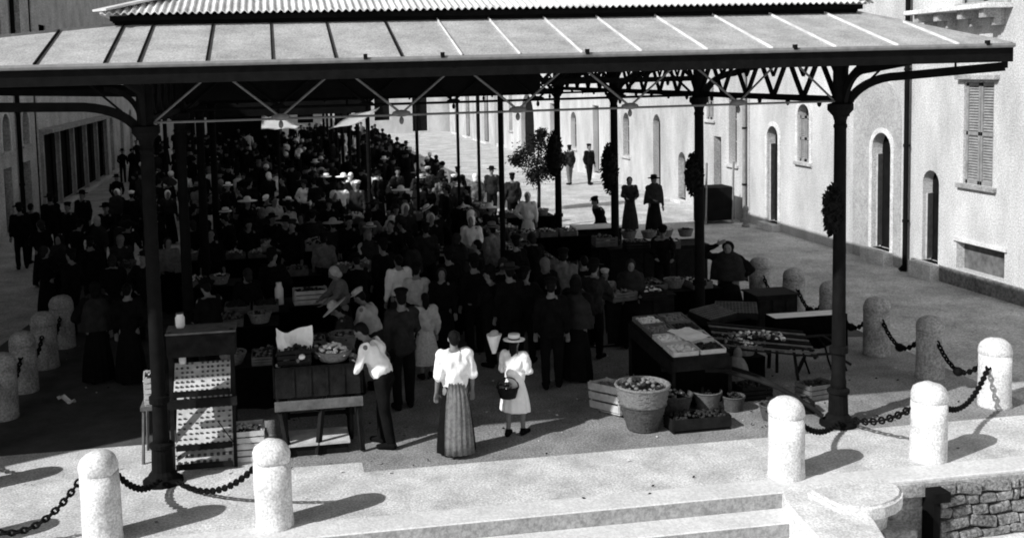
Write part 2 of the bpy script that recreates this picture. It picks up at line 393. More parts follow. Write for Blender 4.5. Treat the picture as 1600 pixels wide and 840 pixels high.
house('white house with slit windows farther down the bright street', gR, 1, 31.5, 44, 9., plaster,
      [(33., 33.9, .2, 3.3, False, 'd'), (36.6, 37.6, 1.1, 2.9, True, 'w'), (40.5, 41.5, 1.2, 3.2, False, 'w')], RW-.15, plinth=None)
house('white house with a large dark arched gateway', gR, 1, 44, 56, 10., plaster,
      [(46, 49.2, 0.1, 3.6, True, 'd'), (51.5, 52.5, 1.2, 3.6, False, 'w'), (54., 55., .2, 3.6, False, 'd')], RW+.1, plinth=None)
house('pale narrow house far down the street before the end wall', gR, 1, 56, 74, 9., plaster2,
      [(58, 59.5, .1, 3.6, False, 'd'), (61, 62.5, .1, 3.6, False, 'd'), (65, 66.6, 0.1, 3.6, False, 'd'), (70, 71.5, .1, 3.6, False, 'd')], RW-.1, plinth=None)
# grey arch-shaped plaster patch beside the doorway, string course balcony slab
t = thing('balcony_slab', 'stone balcony slab on brackets high on the right house', 'balcony', (RW, 0, 0))
bm = B(); box2(bm, (-.62, 6.1, 6.02), (-.0, 8.9, 6.12), bev=.01); obj('slab', bm, stone_w, t)
for yy in (6.4, 7.1, 7.9, 8.6):
    bm = B(); box2(bm, (-.5, yy-.07, 5.84), (-.002, yy+.07, 6.018)); box2(bm, (-.25, yy-.06, 5.68), (-.002, yy+.06, 5.838)); obj('bracket', bm, stone_g, t)
t = thing('plaster_recess', 'tall grey arch-shaped patch of older plaster around the dark arched doorway', 'plaster patch', (RW+.03, 0, 0))
bm = B(); holed(bm, arch_pts(9.9, 12.0, .0, 4.6, True, 16), [arch_pts(10.16, 11.24, .1, 3.38, True)], lambda u, v, dd: Vector((-dd-.003, u, v)), .012); obj('patch', bm, two_scale('older_grey_plaster', .42, .3, 1.2, 26, .9, .2), t)
# drainpipes
for yy, lab in ((9.52, 'dark drainpipe running down the wall beside the tall arched doorway'), (18.15, 'grey drainpipe near the large black crate')):
    t = thing('drainpipe', lab, 'drainpipe', (RW-.1, yy, 0), 0, 'drainpipes on the right houses')
    bm = B(); tube(bm, [(0, 0, -.02), (0, 0, 9.)], .055, 10); tube(bm, [(-.12, 0, .02), (0, 0, .14)], .05, 8); obj('pipe', bm, iron if yy < 10 else shut, t)
    for zz in (1.2, 3., 4.8, 6.6):
        bm = B(); tube(bm, [(0, 0, zz-.03), (0, 0, zz+.03)], .07, 10); box2(bm, (0, -.02, zz-.02), (.1, .02, zz+.02)); obj('clip', bm, iron, t)
# left row
gL = 'grey shaded houses along the left side of the street'; LW = -7.2
ops = []
house('grey shaded house at the left edge, nearest', gL, -1, -1.3, 21, 9.6, plaster_g,
      [(4., 5., 1, 3, False, 'wl'), (9, 10, 1, 3, False, 'wl'), (16, 17, 1, 3, False, 'wl'), (15.5, 16.5, 6, 8, False, 'w')], LW, plinth=.4)
house('grey house with two small pale-framed arched windows at left', gL, -1, 21, 27.9, 10.2, plaster_g,
      [(22.9, 24.0, 2.75, 4.0, True, 'wf'), (25.7, 26.8, 2.8, 4.05, True, 'wf'), (22.9, 24, .1, 2.2, False, 'd'), (25.7, 26.8, .1, 2.2, False, 'd'), (22.6, 23.7, 6.6, 8.6, False, 'w'), (25.4, 26.5, 6.6, 8.6, False, 'w')], LW, plinth=None)
ops = [(28.3+3.1*k, 31.1+3.1*k, .1, 3.0, False, 'd') for k in range(5)]+[(29+4*k, 30.2+4*k, 5.2, 7.2, False, 'w') for k in range(4)]
house('grey shaded house with a row of dark shop openings between pale piers', gL, -1, 27.9, 44.5, 11.5, plaster_g, ops, LW+.1, plinth=None, thick=.05)
ops = [(46+4*k, 47.3+4*k, .1, 3.2, True, 'd') for k in range(6)]+[(46+4*k, 47.3+4*k, 4.5, 6.5, False, 'w') for k in range(6)]
house('tall grey house at the far left end of the street', gL, -1, 44.5, 74, 12., plaster_g, ops, LW, plinth=None)
t = thing('drainpipe', 'dark drainpipe between the two small arched windows at left', 'drainpipe', (LW+.1, 24.9, 0), 0, 'drainpipes on the left houses')
bm = B(); tube(bm, [(0, 0, 0), (0, 0, 9.6)], .08, 8); obj('pipe', bm, iron, t)
for zz in (1.5, 4., 6.5): bm = B(); tube(bm, [(0, 0, zz-.04), (0, 0, zz+.04)], .1, 8); obj('clip', bm, iron, t)
t = thing('shop_ledge', 'long pale ledge above the shop openings at left', 'ledge', (LW+.1, 28., 0))
bm = B(); box2(bm, (0.002, 0, 3.1), (.5, 16, 3.25), bev=.01); obj('slab', bm, stone_g, t)
for k in range(6):
    bm = B(); box2(bm, (.002, .0+3.1*k, -.05), (.12, .22+3.1*k, 3.095)); obj('pier', bm, stone_g, t)
# the wall closing the street
t = thing('end_building', 'white building closing the far end of the street', 'house', (-8, 74.5, 0))
bm = B(); ops = [(2+3.2*k, 3.3+3.2*k, .1+(k % 2)*1., 3.8, k % 2 == 0, 'd') for k in range(8)]
holed(bm, [(0, -.2), (27, -.2), (27, 12), (0, 12)], [arch_pts(a, b, z0, z1, ar) for a, b, z0, z1, ar, _ in ops], lambda u, v, dd: Vector((u, dd, v)), .35)
obj('wall', bm, plaster, t)
for a, b, z0, z1, ar, _ in ops:
    bm = B(); box2(bm, (a-.1, .352, z0-.1), (b+.1, .4, z1+.1)); obj('door', bm, void, t)

# ------------------------------------------------------------------ the pavilion
pav = thing('market_pavilion', 'large open iron market hall with pale roof on dark iron columns', 'market hall')
ZE, ZT, CT = 5.17, 5.66, 4.40     # eave, top of canopy, column capital
XL, XR, YF, YR = -4.7, 10.42, -1.6, YB+1.6
IL, IR, IF, IB = -.32, 9.4, .1, YB-.1
def canopy(bm, dz, th, inset=0.):
    o_ = [(XL+inset, YF+inset), (XR-inset, YF+inset), (XR-inset, YR-inset), (XL+inset, YR-inset)]; i_ = [(IL, IF), (IR, IF), (IR, IB), (IL, IB)]
    for k in range(4):
        a, b = o_[k], o_[(k+1) % 4]; c, d_ = i_[(k+1) % 4], i_[k]
        t4 = [Vector((a[0], a[1], ZE+dz)), Vector((b[0], b[1], ZE+dz)), Vector((c[0], c[1], ZT+dz)), Vector((d_[0], d_[1], ZT+dz))]
        top = [bm.verts.new(v) for v in t4]; bot = [bm.verts.new(v-Vector((0, 0, th))) for v in t4]
        bm.faces.new(top); bm.faces.new(bot[::-1])
        for q in range(4): bm.faces.new((top[q], bot[q], bot[(q+1) % 4], top[(q+1) % 4]))
bm = B(); canopy(bm, 0, .02); obj('canopy_sheet', bm, zinc, pav)
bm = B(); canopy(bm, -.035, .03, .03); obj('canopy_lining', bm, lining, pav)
# standing seams
bm = B(); bmd = B()
def zf(y): return ZE+(ZT-ZE)*(y-YF)/(IF-YF)
xs = [aty(x, 90, YF).x for x in (52, 162, 215, 322, 425, 524, 628, 722, 813, 910, 1003)]
while xs[-1] < XR-.9: xs.append(xs[-1]+.8)
for x in xs:
    ytop = IF
    xt = x
    if x < IL: ytop = YF+(x-XL)/(IL-XL)*(IF-YF)
    if x > IR: ytop = YF+(XR-x)/(XR-IR)*(IF-YF)
    bar(bmd if x < 3.6 else bm, (x, YF-.01, zf(YF)+.012), (x, ytop, zf(ytop)+.012), .016 if x < 3.6 else .010, .03)
obj('canopy_seams', bm, corr, pav); obj('canopy_seams', bmd, iron, pav)  # left seams dark, right pale: shade and sun sides given as colours
for a, b in (((XL, YF), (IL, IF)), ((XR, YF), (IR, IF)), ((XL, YR), (IL, IB)), ((XR, YR), (IR, IB))):
    bm = B(); bar(bm, (a[0], a[1], ZE+.01), (b[0], b[1], ZT+.01), .05, .03); obj('canopy_hip', bm, shut, pav)
bm = B()   # gutter and fascia
for a, b in (((XL, YF), (XR, YF)), ((XR, YF), (XR, YR)), ((XR, YR), (XL, YR)), ((XL, YR), (XL, YF))):
    bar(bm, (a[0], a[1], ZE-.115), (b[0], b[1], ZE-.115), .05, .20)
obj('fascia', bm, iron, pav)
bm = B(); tube(bm, [(XL, YF-.05, ZE-.015), (XR, YF-.05, ZE-.015)], .028, 8); obj('gutter_lip', bm, mat('grey_gutter', .2, .6, .3, 6, .1), pav)
bm = B()
for px in (570, 690, 915, 1238, 1537): 
    x = aty(px, 85, YF).x; box2(bm, (x-.02, YF-.09, ZE-.01), (x+.02, YF-.04, ZE+.05))
obj('gutter_hooks', bm, iron, pav)
# clerestory between canopy and upper roof
bm = B()
for a, b in (((IL, IF), (IR, IF)), ((IR, IF), (IR, IB)), ((IR, IB), (IL, IB)), ((IL, IB), (IL, IF))): bar(bm, (a[0], a[1]+.03, ZT+.02), (b[0], b[1]+.03, ZT+.02), .04, .14)
obj('ring_beam', bm, iron, pav)
# upper roof: corrugated hip roof
ZU, SL = 5.80, .30; hx0, hx1, hy0, hy1 = IL-.14, IR+.14, -.06, YB+.06
def ridge_h(x, y): return ZU+SL*min(x-hx0, hx1-x, y-hy0, hy1-y)
def corrug(bm, axis, lo, hi, other, sgn):
    per = .088; n = int((hi-lo)/per*5); prev = None; half = (hx1-hx0)/2
    for k in range(n+1):
        u = lo+(hi-lo)*k/n; e = min(u-lo, hi-u, half); c = .017*math.cos(2*PI*u/per)
        pts = []
        for j in range(3):
            dd = e*j/2
            p = (u, other+sgn*dd) if axis == 'x' else (other+sgn*dd, u)
            pts.append(Vector((p[0], p[1], ZU+SL*dd+c)))
        cur = [bm.verts.new(p) for p in pts]+[bm.verts.new(p-Vector((0, 0, .012))) for p in pts]
        if prev:
            for j in range(2):
                if (prev[j]-cur[j] if False else 1):
                    for q in ((prev[j], cur[j], cur[j+1], prev[j+1]), (prev[j+3], prev[j+4], cur[j+4], cur[j+3])):
                        try: bm.faces.new(q)
                        except ValueError: pass
            bm.faces.new((prev[0], prev[3], cur[3], cur[0]))
        prev = cur
bm = B(); corrug(bm, 'x', hx0, hx1, hy0, 1); corrug(bm, 'x', hx0, hx1, hy1, -1); corrug(bm, 'y', hy0, hy1, hx0, 1); corrug(bm, 'y', hy0, hy1, hx1, -1)
obj('roof', bm, corr, pav, rec=False)
bm = B(); half = (hx1-hx0)/2; zr = ZU+SL*half; mx_ = (hx0+hx1)/2
for (a, b) in (((hx0, hy0, ZU), (mx_, hy0+half, zr)), ((hx1, hy0, ZU), (mx_, hy0+half, zr)), ((hx0, hy1, ZU), (mx_, hy1-half, zr)), ((hx1, hy1, ZU), (mx_, hy1-half, zr)), ((mx_, hy0+half, zr), (mx_, hy1-half, zr))):
    bar(bm, Vector(a)+Vector((0, 0, .035)), Vector(b)+Vector((0, 0, .035)), .26, .025)
obj('hip_capping', bm, corr, pav)
bm = B(); box2(bm, (hx0+.1, hy0+.1, ZU-.09), (hx1-.1, hy0+.16, ZU-.03)); box2(bm, (hx0+.1, hy1-.16, ZU-.09), (hx1-.1, hy1-.1, ZU-.03))
box2(bm, (hx0+.1, hy0+.162, ZU-.09), (hx0+.16, hy1-.162, ZU-.03)); box2(bm, (hx1-.16, hy0+.162, ZU-.09), (hx1-.1, hy1-.162, ZU-.03))
# dark boarding inside the roof
vs = [bm.verts.new(p) for p in ((hx0+.2, hy0+.2, ZU-.04), (hx1-.2, hy0+.2, ZU-.04), (hx1-.2, hy1-.2, ZU-.04), (hx0+.2, hy1-.2, ZU-.04), (mx_, hy0+half, zr-.1), (mx_, hy1-half, zr-.1))]
for q in ((0, 1, 4), (1, 2, 5, 4), (2, 3, 5), (3, 0, 4, 5)): bm.faces.new([vs[i] for i in q])
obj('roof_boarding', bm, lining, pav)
# columns
def column(x, y):
    bm = B(); lathe(bm, [(.105, .45), (.105, .62), (.095, .66), (.088, 2.), (.08, CT-.25), (.08, CT-.02)], 16, (x, y, 0)); c = obj('column', bm, iron, pav, True)
    bm = B(); lathe(bm, [(.25, 0), (.25, .04), (.19, .07), (.17, .12), (.135, .16), (.125, .44), (.15, .46), (.15, .5), (.115, .52), (.1, .53)], 16, (x, y, 0)); obj('base', bm, iron, c)
    bm = B(); lathe(bm, [(.09, 1.0), (.125, 1.02), (.125, 1.1), (.09, 1.12)], 16, (x, y, 0)); obj('collar', bm, iron, c)
    bm = B(); lathe(bm, [(.068, CT-.3), (.09, CT-.28), (.09, CT-.24), (.07, CT-.22), (.1, CT-.12), (.17, CT-.04), (.17, CT+.04), (.1, CT+.06), (.1, ZE-.1)], 16, (x, y, 0)); obj('capital', bm, iron, c)
for n in range(4):
    for x in (0, XW): column(x, n*DY)
# transverse girders with thin rods (front) and lattice girders along the sides
def rod_girder(y, m, r):
    bm = B(); tube(bm, [(.1, y, 4.48), (XW-.1, y, 4.48)], r, 8)
    nodes = [.12]+[1.62+1.5*k for k in range(5)]+[XW-.12]
    for a, b in zip(nodes, nodes[1:]):
        mid = (a+b)/2
        tube(bm, [(a, y, 4.50), (mid-.14, y, 5.0), (mid, y, 5.03), (mid+.14, y, 5.0), (b, y, 4.50)], r, 6)
    for a in nodes[1:-1]: ell(bm, (a, y, 4.50), (.12, .03, .045), 10, 6); ell(bm, (a, y, 4.41), (.03, .03, .05), 8, 6)
    obj('tie_girder', bm, m, pav)
rod_girder(-.02, iron_l, .015)  # front rods paler than the rear ones: sunlight put into their colour
for n in (1, 2, 3): rod_girder(n*DY, iron, .022)
def lattice(p, q, z0, z1, per, name='lattice_girder'):
    p, q = Vector(p), Vector(q); L = (q-p).length; n = max(1, round(L/per)); bm = B()
    def P_(s, z): v = p.lerp(q, s); return (v.x, v.y, z)
    bar(bm, P_(0, z0), P_(1, z0), .06, .09); bar(bm, P_(0, z1), P_(1, z1), .06, .2)
    for k in range(n):
        a, b = k/n, (k+1)/n; mid = (a+b)/2
        bar(bm, P_(a, z0), P_(mid, z1), .05, .055); bar(bm, P_(mid, z1), P_(b, z0), .05, .055)
        bar(bm, P_(a, z0+.32), P_(a+.5/n*.5, z1), .03, .04); bar(bm, P_(b, z0+.32), P_(b-.5/n*.5, z1), .03, .04)
        v = Vector(P_(mid, z0-.05)); ell(bm, v, (.035, .035, .07), 8, 6)
    obj(name, bm, iron, pav)
for x in (0, XW):
    for n in range(3): lattice((x, n*DY+.1, 0), (x, (n+1)*DY-.1, 0), 4.5, 5.1, .95)
lattice((.1, YB+.04, 0), (XW-.1, YB+.04, 0), 4.42, 5.1, 1.1)
for n in (1, 2):
    lattice((6.2, n*DY+.05, 0), (XW-.1, n*DY+.05, 0), 4.78, 5.25, 1.0)
    bm = B(); box2(bm, (.1, n*DY+.03, 4.62), (6.18, n*DY+.07, 5.5)); obj('cross_boarding', bm, lining, pav)
bm = B(); box2(bm, (.1, YB+.08, 4.45), (5.6, YB+.12, 5.4)); obj('cross_boarding', bm, lining, pav)
# bracket arms
def arm(x, y, tx, ty, zend=4.93, rise=.6, zmid=4.78):
    p = Vector((x, y, 0)); q = Vector((tx, ty, 0)); L = (q-p).length; dr = (q-p)/L; bm = B()
    def P_(s, z): v = p+dr*s; return (v.x, v.y, z)
    rs = min(rise, L*.5)
    pts = [P_(.06+rs*(1-math.cos(a)), CT-.12+(zmid-CT+.12)*math.sin(a)) for a in [R(90)*k/10 for k in range(11)]]
    pts = [P_(0.05, CT-.1)]+pts+[P_(L*.75, zmid+(zend-zmid)*.6), P_(L, zend)]
    for a, b in zip(pts, pts[1:]): bar(bm, a, b, .055, .11)
    pts = [P_(.05+rs*.55*(1-math.cos(a)), CT+.08+(zmid+.12-CT)*math.sin(a)) for a in [R(90)*k/8 for k in range(9)]]
    for a, b in zip(pts, pts[1:]): bar(bm, a, b, .04, .06)
    bar(bm, P_(0, ZE-.06), P_(L, ZE-.06), .05, .06)
    bar(bm, P_(L, zend-.02), P_(L, ZE-.05), .05, .05); bar(bm, P_(L*.72, zmid+(zend-zmid)*.55), P_(L*.72, ZE-.05), .02, .02)
    bar(bm, P_(0.03, CT), P_(rs, ZE-.1), .025, .025)
    obj('bracket_arm', bm, iron, pav)
arm(0, 0, XL+.06, YF+.05, 4.86, .75, 4.70); arm(XW, 0, XR-.05, YF+.05, 4.90, .7, 4.80)
arm(0, 0, 0, YF+.05, 5.0, .5, 4.9); arm(XW, 0, XW, YF+.05, 5.0, .5, 4.9)
arm(0, YB, XL+.06, YR-.05, 4.92, .75, 4.74); arm(XW, YB, XR-.05, YR-.05, 4.96, .7, 4.86)
for n in range(1, 4):
    arm(XW, n*DY, XR-.05, n*DY, 5.0, .6, 4.85); arm(0, n*DY, XL+.06, n*DY, 4.95, .7, 4.78)

# leafy bunches hung on two right columns
def bunch(x, y, z, rx, rz, lab):
    bm = B(); random.seed(int(z*100))
    for k in range(900):
        while True:
            v = Vector([random.uniform(-1, 1) for _ in range(3)])
            if v.length < 1: break
        c = Vector((x+v.x*rx, y+v.y*rx, z+v.z*rz)); s = random.uniform(.03, .07)
        q = Vector([random.uniform(-1, 1) for _ in range(3)]).normalized(); u = q.orthogonal().normalized(); w_ = q.cross(u)
        bm.faces.new([bm.verts.new(c+u*s), bm.verts.new(c+w_*s*.5), bm.verts.new(c-u*s), bm.verts.new(c-w_*s*.5)])
    ell(bm, (x, y, z), (rx*.8, rx*.8, rz*.85), 12, 9)
    o = obj('hanging_greenery', bm, leaf, None, rec=False); tag(o, lab, 'greenery', 'greenery hung on the columns')
    return o
bunch(XW-.1, 0, 3.0, .13, .36, 'dark leafy bunch tied to the front right iron column'); bunch(XW-.1, DY, 3.05, .16, .42, 'dark leafy bunch tied to the second iron column of the right row')
bunch(XW-.12, 2*DY, 2.75, .2, .6, 'dark leafy bunch tied to the third iron column of the right row'); bunch(XW-.1, 3*DY, 2.7, .25, .7, 'dark leafy bunch on the rearmost iron column of the right row')

# ------------------------------------------------------------------ bollards and chains
def bollard(x, y, lab, m, group, s=1.0, tilt=0):
    t = thing('bollard', lab, 'bollard', (x, y, -.01), random.uniform(0, 6), group); r = .215*s*random.uniform(.97, 1.03); t.rotation_euler.x = random.uniform(-.025, .025); t.rotation_euler.y = random.uniform(-.02, .02)
    bm = B(); lathe(bm, [(r*1.02, -.02), (r*1.02, .05), (r, .07), (r*1.0, .25), (r*.995, .5), (r*.985, .765)], 28); jitter(bm, .012, 6, x); obj('shaft', bm, m, t, True)
    bm = B(); lathe(bm, [(r*.9, .75), (r*.965, .775), (r*1.0, .785), (r*1.005, .83), (r*.97, .875), (r*.86, .93), (r*.64, .975), (r*.33, 1.0), (0, 1.008)], 28); jitter(bm, .014, 8, y); obj('domed_head', bm, m, t, True)
    return t
gF = 'white stone bollards along the pavement edge'
for x, y, l in ((-2.35, -1.5, 'white stone bollard at the far left end of the pavement edge'), (-.49, -1.53, 'white stone bollard cut by the bottom edge, left of the left iron column'), (1.37, -1.6, 'white stone bollard standing in front of the produce cart'),
                (7.52, -1.56, 'white stone bollard in front of the right iron column beside the stair cheek'), (9.5, -1.44, 'white stone bollard above the rubble retaining wall')):
    bollard(x, y, l, stone_w, gF)
gRr = 'grey stone bollards along the right side of the market'
for k, (x, y) in enumerate(((11.67, .22), (11.64, 1.67), (11.6, 3.1), (11.59, 4.54), (11.53, 5.88), (11.45, 7.15))):
    l = ['pale stone bollard at the right edge of the photo', 'grey stone bollard next to the pale one at the right edge', 'dark-sided bollard standing right of the front iron column', 'grey bollard half hidden by the front right column', 'rounded grey bollard behind the white-topped table', 'grey bollard right behind the vendor with raised arm'][k]
    bollard(x, y, l, stone_w if k == 0 else stone_g, gRr)  # pale first, grey rest: the canopy's shade put into the stone colour
gLr = 'grey stone bollards along the left side of the market'
for k, (x, y) in enumerate(((-2.66, .2), (-2.65, 1.72), (-2.64, 3.17), (-2.62, 4.53), (-2.58, 5.94), (-2.55, 7.36))):
    l = ['grey bollard at the left kerb, nearest the pavement', 'grey bollard second from the pavement at left kerb', 'grey stone bollard cut by the left edge of the photo', 'grey bollard second from the left edge, with a pale top', 'third grey bollard from the left edge', 'grey bollard of the left row standing nearest the crowd'][k]
    bollard(x, y, l, stone_g, gLr)
def chain(pts, lab, group='iron chains strung between bollards', ball=None, sag=.28, rl=.03):
    t = thing('chain', lab, 'chain', (0, 0, 0), 0, group); bm = B(); path = []
    for a, b in zip(pts, pts[1:]):
        a, b = Vector(a), Vector(b); n = 40
        for k in range(n):
            s = k/n; p = a.lerp(b, s); p.z = max(.03, p.z-sag*4*s*(1-s)); path.append(p)
    path.append(Vector(pts[-1]))
    d_ = 0; nxt = 0; k = 0
    for a, b in zip(path, path[1:]):
        L = (b-a).length
        while nxt <= d_+L:
            p = a.lerp(b, (nxt-d_)/max(L, 1e-6)); dr = (b-a).normalized(); side = dr.cross(Vector((0, 0, 1))).normalized(); upv = side.cross(dr)
            wv = side if k % 2 else upv
            tube(bm, [p+dr*rl*1.5*math.cos(q)+wv*rl*math.sin(q) for q in [2*PI*i/8 for i in range(8)]], .015, 5, True); nxt += rl*2.15; k += 1
        d_ += L
    obj('links', bm, iron, t)
    if ball:
        for c in ball:
            bm = B(); ell(bm, c, (.075, .075, .07), 12, 8); obj('weight_ball', bm, iron, t)
row = [(11.67, .22), (11.64, 1.67), (11.6, 3.1), (11.59, 4.54), (11.53, 5.88), (11.45, 7.15)]
rl_ = ['at the right edge', 'second from the right edge', 'just right of the front iron column', 'seen behind the front right column', 'behind the white-topped table']
for k in range(5):
    a, b = row[k], row[k+1]; mid = ((a[0]+b[0])/2-.05, (a[1]+b[1])/2, .30)
    chain([(a[0]-.02, a[1]+.2, .62), (b[0]-.02, b[1]-.2, .62)], 'sagging iron chain with round weight '+rl_[k], ball=[mid], sag=.32, rl=.032)
rowl = [(-2.66, .2), (-2.65, 1.72), (-2.64, 3.17), (-2.62, 4.53), (-2.58, 5.94), (-2.55, 7.36)]
ll_ = ['at the left kerb nearest the pavement', 'at left kerb outside the edge', 'between the first and second bollards from the left edge', 'between the second and third bollards from the left edge', 'at the crowd end of the left bollards']
for k in range(5):
    a, b = rowl[k], rowl[k+1]; chain([(a[0], a[1]+.2, .62), (b[0], b[1]-.2, .62)], 'sagging iron chain '+ll_[k], sag=.25)
chain([(-2.15, -1.5, .66), (-.72, -1.53, .66)], 'iron chain sagging low at the far left of the pavement', sag=.5)
chain([(-.3, -1.45, .66), (-.02, -.26, .12)], 'iron chain from left bollard down to the left column base', sag=.12)
chain([(1.2, -1.45, .66), (.2, -.2, .06)], 'iron chain lying between the left column and the bollard by the cart', sag=.2)
chain([(7.7, -1.45, .66), (9.0, -.22, .12)], 'iron chain from bollard by the stair cheek to the right column base', sag=.15)
chain([(9.32, -1.4, .68), (9.16, -.22, .14)], 'thick dark chain rising from right column base to the bollard', sag=.1, rl=.04)
chain([(9.7, -1.35, .68), (11.5, .12, .62)], 'thin iron chain sagging toward the right edge bollard', sag=.3)
#PART2
# ------------------------------------------------------------------ people
CACHE = {}
def remeshed(key, build, vox, smooth=2, post=None):
    """union of overlapping closed pieces -> one continuous mesh"""
    if key in CACHE: return CACHE[key]
    bm = B(); build(bm); bmesh.ops.recalc_face_normals(bm, faces=bm.faces)
    me = bpy.data.meshes.new('tmp'); bm.to_mesh(me); bm.free()
    o = bpy.data.objects.new('tmp', me); COL.objects.link(o)
    md = o.modifiers.new('r', 'REMESH'); md.mode = 'VOXEL'; md.voxel_size = vox; md.use_smooth_shade = True
    if smooth: s_ = o.modifiers.new('s', 'SMOOTH'); s_.iterations = smooth; s_.factor = .5
    dg = bpy.context.evaluated_depsgraph_get(); dg.update()
    out = bpy.data.meshes.new_from_object(o.evaluated_get(dg)); bpy.data.objects.remove(o); bpy.data.meshes.remove(me)
    if post:
        for v in out.vertices: v.co = post(v.co)
    for p in out.polygons: p.use_smooth = True
    CACHE[key] = out; return out
def folds(amp=.006, f=9.):
    def g(c): return c + noise.noise_vector(Vector((c.x*f, c.y*f, c.z*f*.6)))*amp*2
    return g

def pose(p):
    """joint positions for a 1.70 m person facing +y; p: lean, twist, arms, step"""
    lean = R(p.get('lean', 0)); side = R(p.get('side', 0)); st = p.get('step', .06); J = {}
    M = Matrix.Rotation(-lean, 3, 'X') @ Matrix.Rotation(side, 3, 'Y'); piv = Vector((0, 0, .95))
    def T(v): return piv + M @ (Vector(v)-piv)
    for s, n in ((-1, 'L'), (1, 'R')):
        J['hip'+n] = Vector((s*.09, 0, .90)); J['knee'+n] = Vector((s*.10, .02+s*st*.6, .49)); J['ank'+n] = Vector((s*.10, -.01+s*st, .085))
        J['toe'+n] = J['ank'+n]+Vector((s*.03, .16, -.05)); J['heel'+n] = J['ank'+n]+Vector((0, -.04, -.04)); J['sh'+n] = T((s*.185, 0, 1.40))
        a = p.get('arm'+n, 'down')
        if a == 'down': e, w_ = (s*.24, -.03, 1.12), (s*.25, .05, .87)
        elif a == 'fwd': e, w_ = (s*.23, .06, 1.14), (s*.15, .28, 1.08)
        elif a == 'reach': e, w_ = (s*.25, .17, 1.2), (s*.2, .40, 1.12)
        elif a == 'hip': e, w_ = (s*.36, -.05, 1.15), (s*.19, .06, 1.0)
        elif a == 'head': e, w_ = (s*.43, .06, 1.52), (s*.16, .10, 1.71)
        elif a == 'up': e, w_ = (s*.30, .14, 1.32), (s*.30, .22, 1.52)
        else: e, w_ = a
        J['el'+n] = T(e); J['wr'+n] = T(w_)
    J['pel'] = Vector((0, 0, .95)); J['chest'] = T((0, 0, 1.26)); J['nk'] = T((0, 0, 1.43)); nod = R(p.get('nod', 0)); turn = R(p.get('turn', 0))
    HM = M @ Matrix.Rotation(turn, 3, 'Z') @ Matrix.Rotation(-nod, 3, 'X'); hc = T((0, .01, 1.485))
    J['HM'] = HM; J['hc'] = hc
    J['H'] = lambda v: hc + HM @ (Vector(v)-Vector((0, .01, 1.485)))
    J['T'] = T; J['M'] = M
    return J
def hand(bm, J, n, fine):
    s = -1 if n == 'L' else 1; w_ = J['wr'+n]; d_ = (w_-J['el'+n]).normalized()
    side = Vector((0, 0, 1)).cross(d_); side = side.normalized() if side.length > .2 else Vector((0, 1, 0)); pn = d_.cross(side).normalized()
    inward = Vector((-s, 0, 0)); 
    if abs(pn.dot(inward)) > abs(side.dot(inward)): pn, side = side, pn
    if pn.dot(inward) < 0: pn = -pn
    if side.dot(Vector((0, 1, .3))) < 0: side = -side
    for q in (-.024, 0, .024): cap(bm, w_+side*q*.6, w_+d_*.085+side*q, .016, .014, 8)
    for i, L in enumerate((.070, .080, .074, .058)):
        b = w_+d_*.088+side*(.030-.020*i); m1 = b+(d_+pn*.18).normalized()*L*.55; m2 = m1+(d_+pn*.75).normalized()*L*.5
        cap(bm, b, m1, .0095, .009, 7); cap(bm, m1, m2, .009, .0075, 7)
    b = w_+d_*.03+side*.026; m1 = b+(d_*.6+side*.75+pn*.2).normalized()*.04; cap(bm, b, m1, .013, .0105, 7); cap(bm, m1, m1+(d_*.9+side*.25+pn*.4).normalized()*.032, .0105, .009, 7)
def body_build(J, fine):
    def g(bm):
        n_ = 12
        ell(bm, J['pel'], (.155, .105, .12)); cap(bm, J['pel'], J['chest'], .105, .115); 
        for s in (-1, 1): ell(bm, J['T']((s*.06, 0, 1.29)), (.105, .095, .15))
        cap(bm, J['shL'], J['nk'], .058, .06); cap(bm, J['shR'], J['nk'], .058, .06)
        cap(bm, J['nk'], J['H']((0, .02, 1.56)), .056, .052)
        ell(bm, J['H']((0, .01, 1.625)), (.074, .094, .098), rot=J['HM']); ell(bm, J['H']((0, .045, 1.565)), (.052, .054, .055), rot=J['HM'])
        cap(bm, J['H']((0, .1, 1.63)), J['H']((0, .122, 1.598)), .010, .014, 8)
        cap(bm, J['H']((-.02, .094, 1.563)), J['H']((.02, .094, 1.563)), .010, .010, 8)
        for s in (-1, 1):
            ell(bm, J['H']((s*.076, .005, 1.61)), (.012, .022, .032), 8, 6, J['HM'])
            cap(bm, J['H']((s*.015, .098, 1.647)), J['H']((s*.042, .088, 1.648)), .009, .008, 8)
            n = 'L' if s < 0 else 'R'
            cap(bm, J['hip'+n], J['knee'+n], .088, .056); cap(bm, J['knee'+n], J['ank'+n], .055, .038)
            cap(bm, J['knee'+n].lerp(J['ank'+n], .15), J['knee'+n].lerp(J['ank'+n], .45), .056, .05)
            cap(bm, J['heel'+n], J['toe'+n], .043, .034); cap(bm, J['ank'+n], J['heel'+n], .042, .042)
            cap(bm, J['sh'+n], J['el'+n], .053, .041); cap(bm, J['el'+n], J['wr'+n], .040, .026)
            hand(bm, J, n, fine)
    return g
